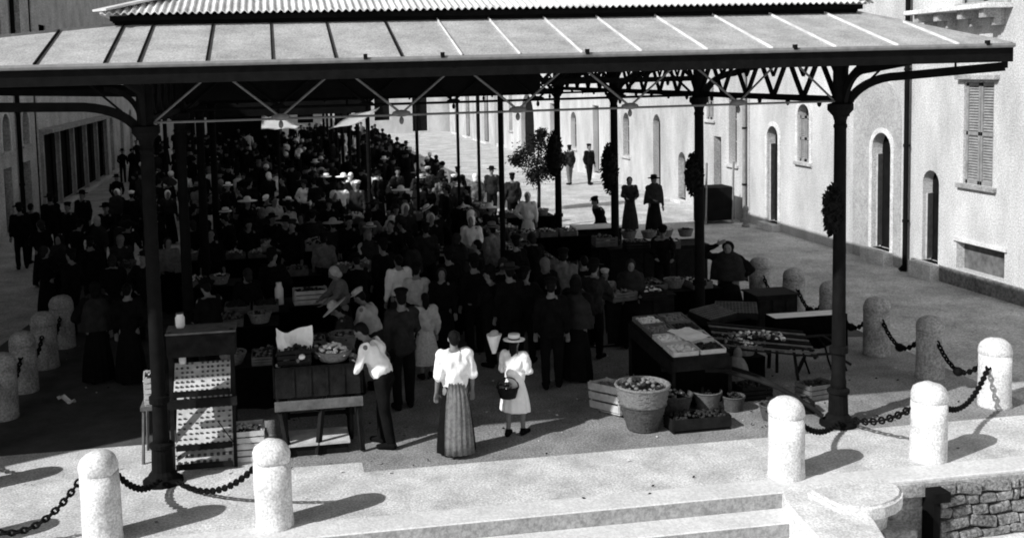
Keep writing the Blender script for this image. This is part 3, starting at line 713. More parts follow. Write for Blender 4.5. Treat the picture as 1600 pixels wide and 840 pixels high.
def skirt_bm(zt, zb, rt_, rb, ph=0., n=72, depth=.8, fold=.06, np_=13):
    bm = B(); random.seed(int(ph*10)+5); ks = [(random.uniform(0, 6.3), random.randint(4, 9)) for _ in range(3)]
    prof = [(rt_, zt)]+[(rt_+(rb-rt_)*(1-(1-s)**1.6)*(.55+.45*s)+.015*math.sin(s*3), zt+(zb-zt)*s) for s in [k/16 for k in range(1, 17)]]
    def pl(z, a):
        s = (zt-z)/(zt-zb); return 1+fold*min(1, s*1.8)*(.5*math.sin(np_*a+ph+.8*math.sin(2.5*s))+.3*math.sin(ks[0][1]*a+ks[0][0])+.3*math.sin(ks[1][1]*a+ks[1][0]))
    lathe(bm, prof, n, sx=1, sy=depth, pleat=pl, capt=False)
    # inner wall so that it has thickness
    lathe(bm, [(r-.008, z) for r, z in prof], n, sx=1, sy=depth, pleat=pl, capt=False)
    return bm
def person(x, y, face, h, label, p=None, top='jacket', topm=None, bot='trousers', botm=None, hat=None, hatm=None, hair='short', extra=(), fine=False, group=None, skinm=None, z=0.):
    """face: degrees, 0 = looking away from the camera (+y), 90 = looking left (-x)"""
    p = p or {}; J = pose(p); pk = repr(sorted(p.items(), key=str)); s = h/1.7
    t = thing('person', label, 'person', (x, y, z), R(face), group); t.scale = (s, s, s)
    vb, vc = (.011, .014) if fine else (.015, .022)
    body = link('body', remeshed(('body', pk, fine), body_build(J, fine), vb, 1), skinm or skin, t)
    # shoes
    def shoes(bm):
        for n in 'LR':
            cap(bm, J['heel'+n]+Vector((0, 0, .0)), J['toe'+n], .052, .042); cap(bm, J['ank'+n]+Vector((0, 0, .02)), J['heel'+n], .05, .05)
    link('shoes', remeshed(('shoes', repr(p.get('step', .06))), shoes, .02, 1, lambda c: Vector((c.x, c.y, max(c.z, .002)))), cloth_b, t)
    tm = topm or cloth_d
    def top_b(bm):
        loose = {'jacket': .022, 'blouse': .03, 'shirt': .018}[top]; hem = {'jacket': .80, 'blouse': 1.0, 'shirt': .98}[top]
        ell(bm, J['T']((0, 0, 1.27)), (.175+loose, .12+loose, .19)); 
        for q in (-1, 1): ell(bm, J['T']((q*.06, -.005, 1.28)), (.12+loose, .115+loose, .175))
        cap(bm, J['T']((-.04, 0, 1.04)), J['T']((.04, 0, 1.04)), .118+loose, .118+loose); cap(bm, J['T']((0, 0, 1.06)), J['chest'], .13+loose, .12+loose)
        if top == 'jacket':
            cap(bm, (-.05, 0, .92), (.05, 0, .92), .135+loose, .135+loose); 
        for n in 'LR':
            cap(bm, J['sh'+n], J['nk'].lerp(J['sh'+n], .3)+Vector((0, 0, -.01)), .062+loose*.6, .06)
            cap(bm, J['sh'+n], J['el'+n], .058+loose*.8, .050+loose*.8)
            end = J['el'+n].lerp(J['wr'+n], .92 if top != 'shirt' else .35)
            if p.get('short'): end = J['el'+n].lerp(J['wr'+n], .1)
            cap(bm, J['el'+n], end, .046+loose*.9, .034+loose*.5)
    link(top, remeshed((top, pk), top_b, vc, 2, folds(.014, 12)), tm, t)
    bmm = botm or cloth_b
    if bot == 'trousers':
        def tr(bm):
            ell(bm, (0, 0, .95), (.175, .128, .12)); 
            for n in 'LR':
                cap(bm, J['hip'+n], J['knee'+n], .104, .078); cap(bm, J['knee'+n], J['ank'+n]+Vector((0, 0, .03)), .077, .066)
        link('trousers', remeshed(('tr', pk), tr, vc, 2, folds(.008, 7)), bmm, t)
    else:
        zb = {'skirt': .05, 'short_skirt': .45, 'dress': .30}[bot]; key = (bot, round(x*7) % 4)
        rb = {'skirt': .27, 'short_skirt': .27, 'dress': .27}[bot]
        if key not in CACHE:
            bm = skirt_bm(1.06, zb, .135, rb, key[1]*1.3); bmesh.ops.recalc_face_normals(bm, faces=bm.faces)
            me = bpy.data.meshes.new('skirt'); bm.to_mesh(me); bm.free()
            for f_ in me.polygons: f_.use_smooth = True
            CACHE[key] = me
        link('skirt', CACHE[key], bmm, t)
    # hair and hats
    H = J['H']; HM = J['HM']
    def hr(bm):
        ell(bm, H((0, -.012, 1.645)), (.083, .098, .092), rot=HM); ell(bm, H((0, -.04, 1.60)), (.07, .065, .075), rot=HM)
        if hair == 'bun': ell(bm, H((0, -.10, 1.66)), (.05, .045, .05), rot=HM)
        if hair == 'long': ell(bm, H((0, -.06, 1.54)), (.075, .05, .13), rot=HM); cap(bm, H((0, -.07, 1.5)), H((0, -.085, 1.33)), .045, .02)
    if hair: link('hair', remeshed(('hair', hair, pk), hr, .013, 1), hair_m, t)
    hm = hatm or cloth_b
    if hat == 'cap':
        bm = B(); ell(bm, (0, -.01, .045), (.108, .118, .045)); ell(bm, (0, 0, .01), (.09, .105, .05)); ell(bm, (0, .10, .012), (.065, .055, .01)); bmx = bm
    elif hat == 'felt':
        bm = B(); lathe(bm, [(.0, .0), (.17, .0), (.18, .012), (.165, .02), (.098, .022), (.096, .04), (.09, .10), (.05, .118), (0, .105)], 28); bmx = bm
    elif hat == 'boater':
        bm = B(); lathe(bm, [(0, 0), (.185, 0), (.187, .01), (.1, .012), (.1, .095), (.092, .1), (0, .1)], 28); bmx = bm
    elif hat == 'wide':
        bm = B(); lathe(bm, [(0, .01), (.26, -.01), (.262, 0), (.1, .025), (.095, .08), (.05, .12), (0, .125)], 28); bmx = bm
    elif hat == 'scarf':
        bm = B(); ell(bm, (0, -.022, -.025), (.1, .11, .115)); ell(bm, (0, -.06, -.12), (.085, .07, .09)); bmx = bm
    elif hat == 'bow':
        bm = B(); ell(bm, (.05, 0, 0), (.05, .02, .035)); ell(bm, (-.05, 0, 0), (.05, .02, .035)); bmx = bm
    else: bmx = None
    if bmx:
        z0 = {'cap': 1.69, 'felt': 1.675, 'boater': 1.675, 'wide': 1.67, 'scarf': 1.66, 'bow': 1.72}[hat]
        for v in bmx.verts: v.co = H(v.co+Vector((0, -.005, z0)))
        nm = {'cap': 'flat_cap', 'felt': 'felt_hat', 'boater': 'straw_hat', 'wide': 'wide_hat', 'scarf': 'head_scarf', 'bow': 'hair_bow'}[hat]
        ho = obj(nm, bmx, hm, t, True)
        if hat in ('boater', 'felt'):
            bm = B(); lathe(bm, [(.101, .013), (.103, .015), (.101, .038), (.099, .04)], 28, capt=False)
            for v in bm.verts: v.co = H(v.co+Vector((0, -.005, z0)))
            obj('hat_band', bm, cloth_b, ho, True)
    for e in extra:
        if e == 'shawl' or e == 'shawl_light':
            bm = B(); prof = [(.075, 1.50), (.12, 1.47), (.20, 1.42), (.255, 1.32), (.28, 1.18), (.30, 1.02), (.305, .92)]
            def pl(z, a): return 1+.05*math.sin(7*a+z*4)*min(1, (1.5-z)*3)
            lathe(bm, prof, 48, sx=1, sy=.72, pleat=pl, capt=False); lathe(bm, [(r-.012, z) for r, z in prof], 48, sx=1, sy=.72, pleat=pl, capt=False)
            for v in bm.verts:
                v.co = J['T'](v.co) if v.co.z > .95 else v.co
                if v.co.y > 0: v.co.z += .05
            obj('shawl', bm, cloth_d if e == 'shawl' else cloth_g, t, True)
        if e == 'back_panel':
            bm = B(); g_ = []
            for i in range(25):
                a = R(-132+84*i/24); g_.append([bm.verts.new(((rr+.012+.010*math.sin(i*1.5+j*.6))*math.cos(a), (rr+.02+.012*math.sin(i*1.5+j*.6))*math.sin(a)*.85, zz)) for j, (rr, zz) in enumerate(((.14, 1.06), (.2, .9), (.24, .7), (.27, .45), (.29, .22), (.3, .06)))])
            for i in range(24):
                for j in range(5): bm.faces.new((g_[i][j], g_[i+1][j], g_[i+1][j+1], g_[i][j+1]))
            bmesh.ops.solidify(bm, geom=bm.faces[:], thickness=.006)
            obj('skirt_panel', bm, mat('striped_grey_skirt', .30, .9, .4, 22, .5), t, True)
        if e == 'apron':
            bm = B(); a0 = []
            for i in range(9):
                a = R(40+100*i/8); rr = [.165, .2, .25, .285]; zs = [1.02, .8, .5, .28]
                a0.append([bm.verts.new((rr[j]*math.cos(a)*(1+.03*math.sin(i*2+j)), rr[j]*math.sin(a)*.85+.012, zs[j])) for j in range(4)])
            for i in range(8):
                for j in range(3): bm.faces.new((a0[i][j], a0[i+1][j], a0[i+1][j+1], a0[i][j+1]))
            bmesh.ops.solidify(bm, geom=bm.faces[:], thickness=.006)
            obj('apron', bm, cloth_g, t, True)
    for s_ in (-1, 1):   # eyes
        if fine or abs(face) > 60:
            me = CACHE.get(('eye',))
            if not me:
                bm = B(); ell(bm, (0, 0, 0), (.011, .006, .007), 8, 6); me = bpy.data.meshes.new('eye'); bm.to_mesh(me); bm.free(); CACHE[('eye',)] = me
            e_ = link('eye', me, hair_m, t); e_.location = H((s_*.03, .096, 1.632))
    return t
def at_head(px, py, hz):           # ground spot of a person whose head top is seen at this pixel
    v = atz(px, py, hz); return v.x, v.y

# the foreground figures
person(3.74, .12, 2, 1.62, 'woman seen from behind in white blouse and long grey skirt, walking into the market', {'step': .05, 'short': 1}, 'blouse', cloth_w, 'skirt', cloth_b, hair='bun', extra=('back_panel',), fine=True)
person(4.66, .62, -38, 1.36, 'girl in white dress and straw hat on the open floor beside the white blouse', {'armL': ((-.25, .02, 1.14), (-.17, .2, 1.18)), 'armR': 'fwd', 'step': .09}, 'blouse', cloth_w, 'short_skirt', cloth_w, 'boater', cloth_w, 'long', fine=True)
person(2.86, .62, 62, 1.72, 'man in white shirt and dark trousers bending over the produce cart', {'lean': 24, 'armL': 'reach', 'armR': 'reach', 'nod': 15, 'step': .10}, 'shirt', cloth_w, 'trousers', cloth_b, None, None, 'short', fine=True)
person(3.30, 2.15, 8, 1.76, 'tall man in dark trousers and grey jacket standing with his back turned behind the cart', {'step': .04, 'armR': 'fwd'}, 'jacket', cloth_d, 'trousers', cloth_b, 'cap', cloth_b, fine=True)
person(3.86, 3.6, 10, 1.40, 'girl in long pale striped dress seen from behind', {'step': .03}, 'blouse', cloth_g, 'dress', mat('striped_pale_dress', .5, .9, .35, 30, .5), None, None, 'long', fine=True)
def ph(px, py, hz, *a, **k):
    x, y = at_head(px, py, hz); return person(x, y, *a, **k)
gC = None
ph(740, 402, 1.72, 5, 1.7, 'man in dark coat in the middle of the floor, seen from behind', {'step': .05}, 'jacket', cloth_b, 'trousers', cloth_b, 'felt', cloth_b)
person(5.72, 2.6, -15, 1.70, 'man in long black coat nearest the sloping produce trays', {'step': .06}, 'jacket', cloth_b, 'trousers', cloth_b, 'cap', cloth_b, fine=True)
person(6.2, 2.85, -35, 1.66, 'woman in black dress and shawl beside the wicker tub', {'armR': 'fwd', 'step': .02}, 'blouse', cloth_b, 'skirt', cloth_b, 'scarf', cloth_b, extra=('shawl',), fine=True)
person(5.35, 3.9, 10, 1.72, 'man in black suit behind the girl in white hat', {'step': .08}, 'jacket', cloth_b, 'trousers', cloth_b, 'felt', cloth_d)
ph(880, 393, 1.70, -20, 1.7, 'man in light grey jacket rising above the black coats', {'step': .05}, 'jacket', cloth_m, 'trousers', cloth_d, 'cap', cloth_b)
ph(850, 405, 1.62, 15, 1.62, 'woman in black with grey head scarf among the black coats', {'step': .03}, 'blouse', cloth_b, 'skirt', cloth_b, 'scarf', cloth_m)
ph(945, 424, 1.35, 175, 1.35, 'child in pale smock and cap facing the camera behind the right tables', {'armL': 'fwd', 'armR': 'fwd'}, 'blouse', cloth_g, 'skirt', cloth_m, 'cap', cloth_g)
ph(622, 398, 1.68, 20, 1.65, 'woman in bright white blouse deeper in the crowd', {'step': .03}, 'blouse', cloth_w, 'skirt', cloth_d, None, None, 'bun')
ph(650, 415, 1.6, -20, 1.6, 'man with a light grey sleeve next to the bright white blouse', {'armR': 'fwd'}, 'shirt', cloth_g, 'trousers', cloth_b, 'cap', cloth_b)
ph(700, 392, 1.7, 15, 1.7, 'man in black hat left of the man in dark coat', {'step': .05}, 'jacket', cloth_b, 'trousers', cloth_b, 'felt', cloth_b)
ph(548, 470, 1.5, 80, 1.5, 'woman in wide straw hat leaning over the far side of the cart', {'lean': 20, 'armL': 'reach', 'armR': 'fwd', 'nod': 20}, 'blouse', cloth_d, 'skirt', cloth_b, 'wide', straw)
ph(535, 416, 1.55, 100, 1.55, 'woman with pale head scarf behind the patterned crate', {'lean': 12, 'armL': 'reach', 'armR': 'reach', 'nod': 20}, 'blouse', cloth_m, 'skirt', cloth_b, 'scarf', cloth_g)
ph(585, 452, 1.6, 60, 1.6, 'person with pale kerchief stooping beside the straw hat', {'lean': 22, 'nod': 12, 'armL': 'reach', 'armR': 'fwd'}, 'shirt', cloth_g, 'trousers', cloth_d, 'cap', cloth_g)
ph(520, 344, 1.62, 10, 1.6, 'woman in pointed pale hat far inside the hall', {}, 'blouse', cloth_d, 'skirt', cloth_b, 'wide', cloth_g)
ph(505, 368, 1.6, 0, 1.6, 'person in grey shirt seen from behind under the pointed pale hat', {}, 'shirt', cloth_m, 'trousers', cloth_b, 'cap', cloth_b)
ph(575, 362, 1.62, 200, 1.6, 'woman with white collar facing the camera inside the hall', {'armL': 'fwd', 'armR': 'fwd'}, 'blouse', cloth_g, 'skirt', cloth_b, 'scarf', cloth_m, extra=('shawl',))
ph(598, 378, 1.7, 30, 1.7, 'man in black suit between the white collar and the white blouse', {}, 'jacket', cloth_b, 'trousers', cloth_b, 'felt', cloth_b)
ph(736, 338, 1.66, 160, 1.65, 'woman in white head scarf and white blouse at the centre of the hall', {'armL': 'fwd'}, 'blouse', cloth_w, 'skirt', cloth_m, 'scarf', cloth_w)
ph(768, 352, 1.7, 40, 1.7, 'man in grey hat right of the white head scarf', {}, 'jacket', cloth_m, 'trousers', cloth_b, 'felt', cloth_m)
ph(715, 368, 1.6, -60, 1.62, 'woman in dark shawl left of the white head scarf', {}, 'blouse', cloth_d, 'skirt', cloth_b, 'scarf', cloth_d, extra=('shawl',))
ph(805, 372, 1.68, 20, 1.68, 'man in black cap behind the black coats, near the produce heaps', {}, 'jacket', cloth_b, 'trousers', cloth_b, 'cap', cloth_b)
ph(665, 352, 1.66, 0, 1.66, 'man in dark clothes in front of the inner tables at centre', {}, 'jacket', cloth_d, 'trousers', cloth_b, 'cap', cloth_b)
ph(640, 372, 1.6, 30, 1.6, 'woman in black shawl left of the inner tables at centre', {}, 'blouse', cloth_b, 'skirt', cloth_b, 'scarf', cloth_b, extra=('shawl',))
# vendors on the right
xv, yv = at_head(1138, 384, 1.56)
vd = person(xv, yv, 150, 1.62, 'stall keeper in black shawl shading her eyes with one raised arm', {'armR': 'head', 'armL': 'hip', 'lean': 6}, 'blouse', cloth_b, 'skirt', cloth_b, 'scarf', cloth_b, extra=('shawl',), fine=True)
vd.scale = (vd.scale.x*1.22, vd.scale.y*1.2, vd.scale.z)
person(12.29, 17.6, 170, 1.62, 'woman in dark dress standing left of her taller companion in the sunny street', {'armL': 'fwd', 'armR': 'fwd'}, 'blouse', cloth_d, 'skirt', cloth_d, 'scarf', cloth_d)
person(12.62, 16.4, 185, 1.74, 'tall woman wrapped in a long dark shawl in the sunny street', {'armR': 'fwd'}, 'blouse', cloth_d, 'skirt', cloth_b, 'felt', cloth_b, extra=('shawl',))
person(15.0, 30.5, 200, 1.7, 'man in dark suit walking by the wall far down the street', {'step': .12}, 'jacket', cloth_b, 'trousers', cloth_b, 'cap', cloth_b)
person(14.2, 30.8, 20, 1.66, 'man in grey jacket with arm out, left of the dark suit in the far street', {'armL': 'fwd', 'step': .1}, 'jacket', cloth_d, 'trousers', cloth_m, 'cap', cloth_b)
ph(940, 308, 1.6, 100, 1.6, 'person in dark jacket sitting low behind the pale-topped table', {'lean': 18, 'armL': 'fwd'}, 'jacket', cloth_b, 'trousers', cloth_b, 'cap', cloth_b)
ph(824, 300, 1.66, 160, 1.62, 'woman dressed all in white standing beyond the produce heaps', {'armR': 'hip'}, 'blouse', cloth_w, 'skirt', cloth_w, 'scarf', cloth_w)
# left crowd
person(-5.29, 16.4, 15, 1.72, 'lone man in black standing in the left street', {'step': .04}, 'jacket', cloth_b, 'trousers', cloth_b, 'felt', cloth_b)
person(-1.5, 4.75, 20, 1.66, 'woman in long black dress by the left bollards', {'armL': 'hip'}, 'blouse', cloth_b, 'skirt', cloth_b, 'scarf', cloth_b, extra=('shawl',))
person(-.95, 4.55, -10, 1.64, 'woman in black beside the first left column', {'armR': 'hip'}, 'blouse', cloth_b, 'skirt', cloth_b, None, None, 'bun')
left = [(78, 305, 1.72, 'man in black felt hat at the left of the street crowd', 'felt', cloth_b, 'jacket', cloth_b, 'trousers'),
        (105, 318, 1.68, 'man in dark cap in the left street crowd', 'cap', cloth_b, 'jacket', cloth_b, 'trousers'),
        (128, 300, 1.7, 'tall man in black at the back of the left street crowd', 'felt', cloth_b, 'jacket', cloth_b, 'trousers'),
        (150, 338, 1.62, 'woman with light grey scarf in the left crowd', 'scarf', cloth_g, 'blouse', cloth_b, 'skirt'),
        (182, 296, 1.66, 'woman in white head scarf far behind the left column', 'scarf', cloth_w, 'blouse', cloth_b, 'skirt'),
        (205, 300, 1.6, 'person in pale cap just left of the first column', 'cap', cloth_w, 'jacket', cloth_b, 'trousers'),
        (92, 368, 1.66, 'woman carrying a pale bundle in the left crowd', 'scarf', cloth_b, 'blouse', cloth_b, 'skirt'),
        (188, 368, 1.6, 'woman with pale shawl edge near the first column', 'scarf', cloth_m, 'blouse', cloth_d, 'skirt'),
        (140, 372, 1.66, 'man in black behind the long black dress', 'cap', cloth_b, 'jacket', cloth_b, 'trousers'),
        (262, 298, 1.62, 'woman in pale head scarf right of the first column', 'scarf', cloth_w, 'blouse', cloth_d, 'skirt'),
        (262, 372, 1.6, 'woman in grey dress half hidden by the second left column', 'scarf', cloth_d, 'blouse', cloth_m, 'skirt'),
        (335, 322, 1.6, 'person in white shirt deep in the left part of the hall', 'cap', cloth_b, 'shirt', cloth_w, 'trousers'),
        (308, 288, 1.68, 'man in grey coat deep behind the second left column', 'felt', cloth_m, 'jacket', cloth_m, 'trousers'),
        (410, 325, 1.62, 'woman in grey scarf among the inner left stalls', 'scarf', cloth_m, 'blouse', cloth_d, 'skirt'),
        (450, 318, 1.64, 'man with a white collar among the inner left stalls', 'cap', cloth_b, 'shirt', cloth_g, 'trousers'),
        (388, 345, 1.64, 'man in black leaning by the inner produce heap', 'cap', cloth_b, 'jacket', cloth_b, 'trousers')]
random.seed(21)
for (px, py, hz, lab, hat, hm_, tp, tm_, bt) in left:
    ph(px, py, hz, random.choice((-30, 10, 35, 160, 200)), hz-.02, lab, {} if tp != 'jacket' else {'step': .05}, tp, tm_, bt, cloth_b, hat, hm_, 'short' if hat != 'scarf' else None, extra=('shawl',) if (hat == 'scarf' and tm_ == cloth_b) else ())
far = [(690, 268, 'felt', cloth_b), (715, 262, 'cap', cloth_b), (742, 272, 'scarf', cloth_w), (668, 262, 'cap', cloth_g), (700, 290, 'scarf', cloth_b), (768, 262, 'felt', cloth_b), (800, 272, 'cap', cloth_b)]
fl = ['man in black hat in the bright far street', 'man in dark cap in the bright far street', 'woman in white scarf in the bright far street', 'man in pale cap at far left of the bright street', 'woman in dark scarf in the far crowd edge', 'man in black hat by the slender inner pole', 'man in dark cap just right of the slender inner pole']
for (px, py, hat, hm_), lab in zip(far, fl):
    ph(px, py, 1.7, random.choice((0, 30, 170)), 1.68, lab, {}, 'jacket' if hat != 'scarf' else 'blouse', random.choice((cloth_b, cloth_d, cloth_m)), 'trousers' if hat != 'scarf' else 'skirt', cloth_b, hat, hm_)

more = [(48, 318, 'in the back of the left street', 1), (62, 345, 'near the lone man at left', 0), (118, 345, 'in the thick of the left crowd', 1), (70, 385, 'at the front of the left street crowd', 0), (110, 392, 'just behind the left bollards', 1),
        (165, 320, 'behind the pale scarves at left', 1), (175, 400, 'close behind the long black dress', 0), (225, 395, 'against the first left column', 1), (240, 330, 'between the two left columns', 1), (300, 345, 'right of the second left column', 0),
        (360, 335, 'by the inner table with pale heap', 1), (425, 392, 'by the shallow inner trays', 1), (470, 335, 'left of the pointed pale hat', 0), (545, 340, 'right of the pointed pale hat', 1), (560, 400, 'left of the bright white blouse', 1),
        (610, 345, 'by the long inner table', 1), (690, 420, 'beside the pale striped dress', 0), (765, 420, 'right of the man in dark coat', 1), (785, 400, 'in the middle crowd below the slender pole', 0), (820, 420, 'left edge of the black coats', 1),
        (900, 430, 'at the right side of the black coats', 0), (912, 400, 'behind the black coats near the right chest', 1), (835, 365, 'at the produce tables beyond the black coats', 0), (680, 325, 'deep at the centre of the hall', 1), (745, 375, 'just below the white head scarf', 1),
        (385, 420, 'by the low dark inner table', 0), (330, 440, 'behind the display rack', 1)]
for i, (px, py, wh_, man) in enumerate(more):
    hz = random.uniform(1.6, 1.74); pz = [{'step': .05}, {'armL': 'fwd', 'turn': 25}, {'lean': 12, 'armR': 'reach', 'armL': 'fwd', 'nod': 18}, {'armR': 'hip', 'turn': -30}][i % 4]
    if man: ph(px, py, hz, random.choice((-25, 10, 35, 170, 60)), hz-.02, ('bareheaded man in black ', 'man in black cap ', 'man in black hat ')[i % 3]+wh_, pz, 'jacket', cloth_b, 'trousers', cloth_b, (None, 'cap', 'felt')[i % 3], cloth_b)
    else: ph(px, py, hz-.08, random.choice((-25, 10, 35, 170)), hz-.1, 'woman in black with dark head scarf '+wh_, pz, 'blouse', cloth_b, 'skirt', cloth_b, 'scarf', cloth_d)
# things people hold
def basket(x, y, z, r, h, label, m=wicker, fill=None, group=None, handle=False, rot=0., n=24, tilt=None, flare=.72):
    t = thing('basket', label, 'basket', (x, y, z), rot, group)
    if tilt: t.rotation_euler = (tilt, 0, rot)
    bm = B(); prof = [(r*flare, 0)]; K = 14
    for k in range(1, K+1): s = k/K; prof.append((r*(flare+(1-flare)*s)*(1.02 if k % 2 else .98), h*s))
    prof += [(r*1.03, h), (r*1.03, h+.02), (r*.95, h+.02), (r*.93, h*.75), (r*flare*.93, .03), (0, .03)]
    lathe(bm, [(0, 0)]+prof, n, pleat=lambda zz, a: 1+.028*math.sin(a*n/2+zz*90)); obj('woven_body', bm, m, t, True)
    bm = B(); tube(bm, [(r*math.cos(a)*1.0, r*math.sin(a), h+.01) for a in [2*PI*k/20 for k in range(20)]], r*.055, 6, True); obj('rim', bm, m, t)
    if handle:
        bm = B(); tube(bm, [(r*math.cos(a), 0, h+r*.9*math.sin(a)) for a in [PI*k/12 for k in range(13)]], .009, 6); obj('handle', bm, m, t)
    if fill: heap(r*.85, r*.85, h*.78, .035 if r < .3 else .05, fill, t, dome=.09 if r < .25 else .14)
    return t
def heap(rx, ry, z, s, mats_, parent, dome=.1, square=False, x0=0, y0=0, name='produce', slope=0.):
    """a pile of vegetables nobody could count: one stuff part"""
    bm = B(); n = int(min(420, 1.6*rx*ry*4/(s*s*3.0)))
    for k in range(n):
        while True:
            u, v = random.uniform(-1, 1), random.uniform(-1, 1)
            if square or u*u+v*v < 1: break
        hh = dome*max(0, 1-(abs(u)**2.2 if square else u*u+v*v))*random.uniform(.5, 1.) if dome else random.uniform(0, .02)
        c = Vector((x0+u*rx, y0+v*ry, z+hh+slope*v*ry+random.uniform(-.01, .015))); q = s*random.uniform(.6, 1.1)
        ell(bm, c, (q*random.uniform(.7, 1.3), q*random.uniform(.6, 1.), q*random.uniform(.5, .8)), 6, 4, Matrix.Rotation(random.uniform(0, 3), 3, 'Z'))
    me = bpy.data.meshes.new(name); bm.to_mesh(me); bm.free()
    ml = mats_ if isinstance(mats_, (list, tuple)) else [mats_]
    for m in ml: me.materials.append(m)
    for i, p in enumerate(me.polygons): p.material_index = ((i//24)*7919 // 3) % len(ml); p.use_smooth = True
    o = bpy.data.objects.new(name, me); COL.objects.link(o); o.parent = parent; o['kind'] = 'stuff'; return o
basket(4.53, .50, .58, .15, .14, 'small dark basket held by the girl in white', wood_d, [prod[2], prod[1]], handle=True)
t = thing('paper_bundle', 'white paper bundle held up in front of the girl in white hat', 'bundle', (4.42, .82, 1.12))
bm = B(); lathe(bm, [(0, 0), (.03, .0), (.05, .08), (.085, .2), (.1, .26), (.05, .25), (0, .24)], 14); jitter(bm, .02, 9); obj('wrapping', bm, cloth_w, t)
bm = B(); ell(bm, (0, 0, .26), (.07, .07, .05)); jitter(bm, .02, 14); obj('flowers', bm, cloth_g, t)

# ------------------------------------------------------------------ stalls, left
def crate(x, y, z, sx, sy, h, label, rot=0., m=wood_m, fill=None, group='crates of produce', tilt=0., s=.035, dome=.08, slats=3):
    t = thing('crate', label, 'crate', (x, y, z), rot, group); t.rotation_euler = (tilt, 0, rot)
    bm = B(); box2(bm, (-sx/2, -sy/2, 0), (sx/2, sy/2, .015)); obj('bottom', bm, m, t)
    for (a, b) in (((-sx/2, -sy/2), (sx/2, -sy/2)), ((-sx/2, sy/2), (sx/2, sy/2)), ((-sx/2, -sy/2+.012), (-sx/2, sy/2-.012)), ((sx/2, -sy/2+.012), (sx/2, sy/2-.012))):
        bm = B(); q = h/slats
        for k in range(slats): bar(bm, (a[0], a[1], .015+q*(k+.5)), (b[0], b[1], .015+q*(k+.5)), .014, q*.78)
        obj('slatted_side', bm, m, t)
    for cx in (-1, 1):
        for cy in (-1, 1): bm = B(); box2(bm, (cx*(sx/2-.03)-.012, cy*(sy/2-.03)-.012, .016), (cx*(sx/2-.03)+.012, cy*(sy/2-.03)+.012, h+.02)); obj('corner_post', bm, m, t)
    if fill: heap(sx*.45, sy*.45, h*.75, s, fill, t, dome, True)
    return t
def tray_rows(t, x0, x1, y0, y1, z0, slope, nx, ny, r, m, name='fruit'):
    bm = B()
    for i in range(nx):
        for j in range(ny):
            yy = y0+(y1-y0)*(j+.5)/ny; ell(bm, (x0+(x1-x0)*(i+.5)/nx+random.uniform(-.006, .006), yy, z0+slope*(yy-y0)+r*.6), (r*1.1, r, r*.8), 7, 5)
    o = obj(name, bm, m, t, True); o['kind'] = 'stuff'; return o
# display rack at the left column
RX, RY = .08, .35
t = thing('display_rack', 'tall dark display rack with tilted trays of small goods beside the left iron column', 'rack', (RX, RY, 0))
for x in (0.02, .80):
    bm = B(); bar(bm, (x, -.02, 0), (x, .25, 1.75), .045, .045); obj('upright', bm, wood_d, t)
    bm = B(); bar(bm, (x, .7, 0), (x, .28, 1.7), .04, .04); obj('back_leg', bm, wood_d, t)
bm = B(); box2(bm, (-.02, .18, 1.42), (.85, .62, 1.72), bev=.01); obj('top_box', bm, wood_d, t)
bm = B(); box2(bm, (-.03, .16, 1.722), (.86, .64, 1.745)); obj('top_board', bm, wood_m, t)
def rack_tray(zf_, zb_, yf, yb, x0, x1, nx, ny, r, nm):
    sl = (zb_-zf_)/(yb-yf)
    bm = B(); vs = []
    bar(bm, ((x0+x1)/2, yf, zf_), ((x0+x1)/2, yb, zb_), x1-x0, .02); tr = obj('tray', bm, wood_l, t)
    bm = B(); bar(bm, (x0, yf-.01, zf_+.02), (x1, yf-.01, zf_+.02), .03, .07); obj('tray_lip', bm, wood_d, tr)
    bm = B()
    for i in range(nx):
        for j in range(ny):
            if random.random() < .12: continue
            yy = yf+(yb-yf)*(j+.5)/ny
            box(bm, (x0+(x1-x0)*(i+.5)/nx+random.uniform(-.006, .006), yy, zf_+sl*(yy-yf)+.025), ((x1-x0)/nx*.5, (yb-yf)/ny*.45, .03), Matrix.Rotation(math.atan(sl), 3, 'X'), bev=.006)
    o = obj('small_goods', bm, mat('goods_in_rows', .07, .8, .5, 14, .2), tr); o['kind'] = 'stuff'
rack_tray(.98, 1.30, -.02, .36, .06, .77, 11, 7, .03, 'a'); rack_tray(.28, .82, -.02, .42, .06, .77, 10, 10, .03, 'b'); rack_tray(.06, .22, -.10, .18, .06, .77, 9, 3, .02, 'c')
bm = B(); box2(bm, (-.02, -.06, .82), (.85, .0, .93)); obj('cross_rail', bm, wood_d, t)
bm = B(); bar(bm, (.6, -.04, .62), (.80, -.03, .3), .012, .012); obj('brace', bm, iron, t)
for (xx, yy, zz, rr, hh, lab) in ((.14, .46, 1.75, .06, .2, 'white jar standing on top of the display rack'), (.16, .33, 1.30, .045, .13, 'small white jar above the upper tray of the rack')):
    tj = thing('jar', lab, 'jar', (RX+xx, RY+yy, zz))
    bm = B(); lathe(bm, [(0, 0), (rr*.8, 0), (rr, .03), (rr, hh*.7), (rr*.7, hh*.85), (rr*.72, hh*.93), (0, hh*.93)], 18); obj('jar_body', bm, cloth_w, tj, True)
    bm = B(); lathe(bm, [(0, hh*.935), (rr*.8, hh*.935), (rr*.8, hh), (0, hh)], 18); obj('lid', bm, wood_m, tj)
crate(1.0, .62, 0, .5, .45, .42, 'pale speckled slatted crate on the ground right of the display rack', 0, wood_l, [prod[0], prod[2]], slats=5)
crate(-.19, .95, .75, .2, .4, .36, 'narrow pale speckled crate squeezed left of the left column', .1, wood_l, [prod[0], prod[2]], slats=5)
t = thing('trestle', 'small dark trestle under the narrow crate by the left column', 'trestle', (-.19, .95, 0))
bm = B(); box2(bm, (-.14, -.24, .70), (.14, .24, .745)); obj('top', bm, wood_m, t)
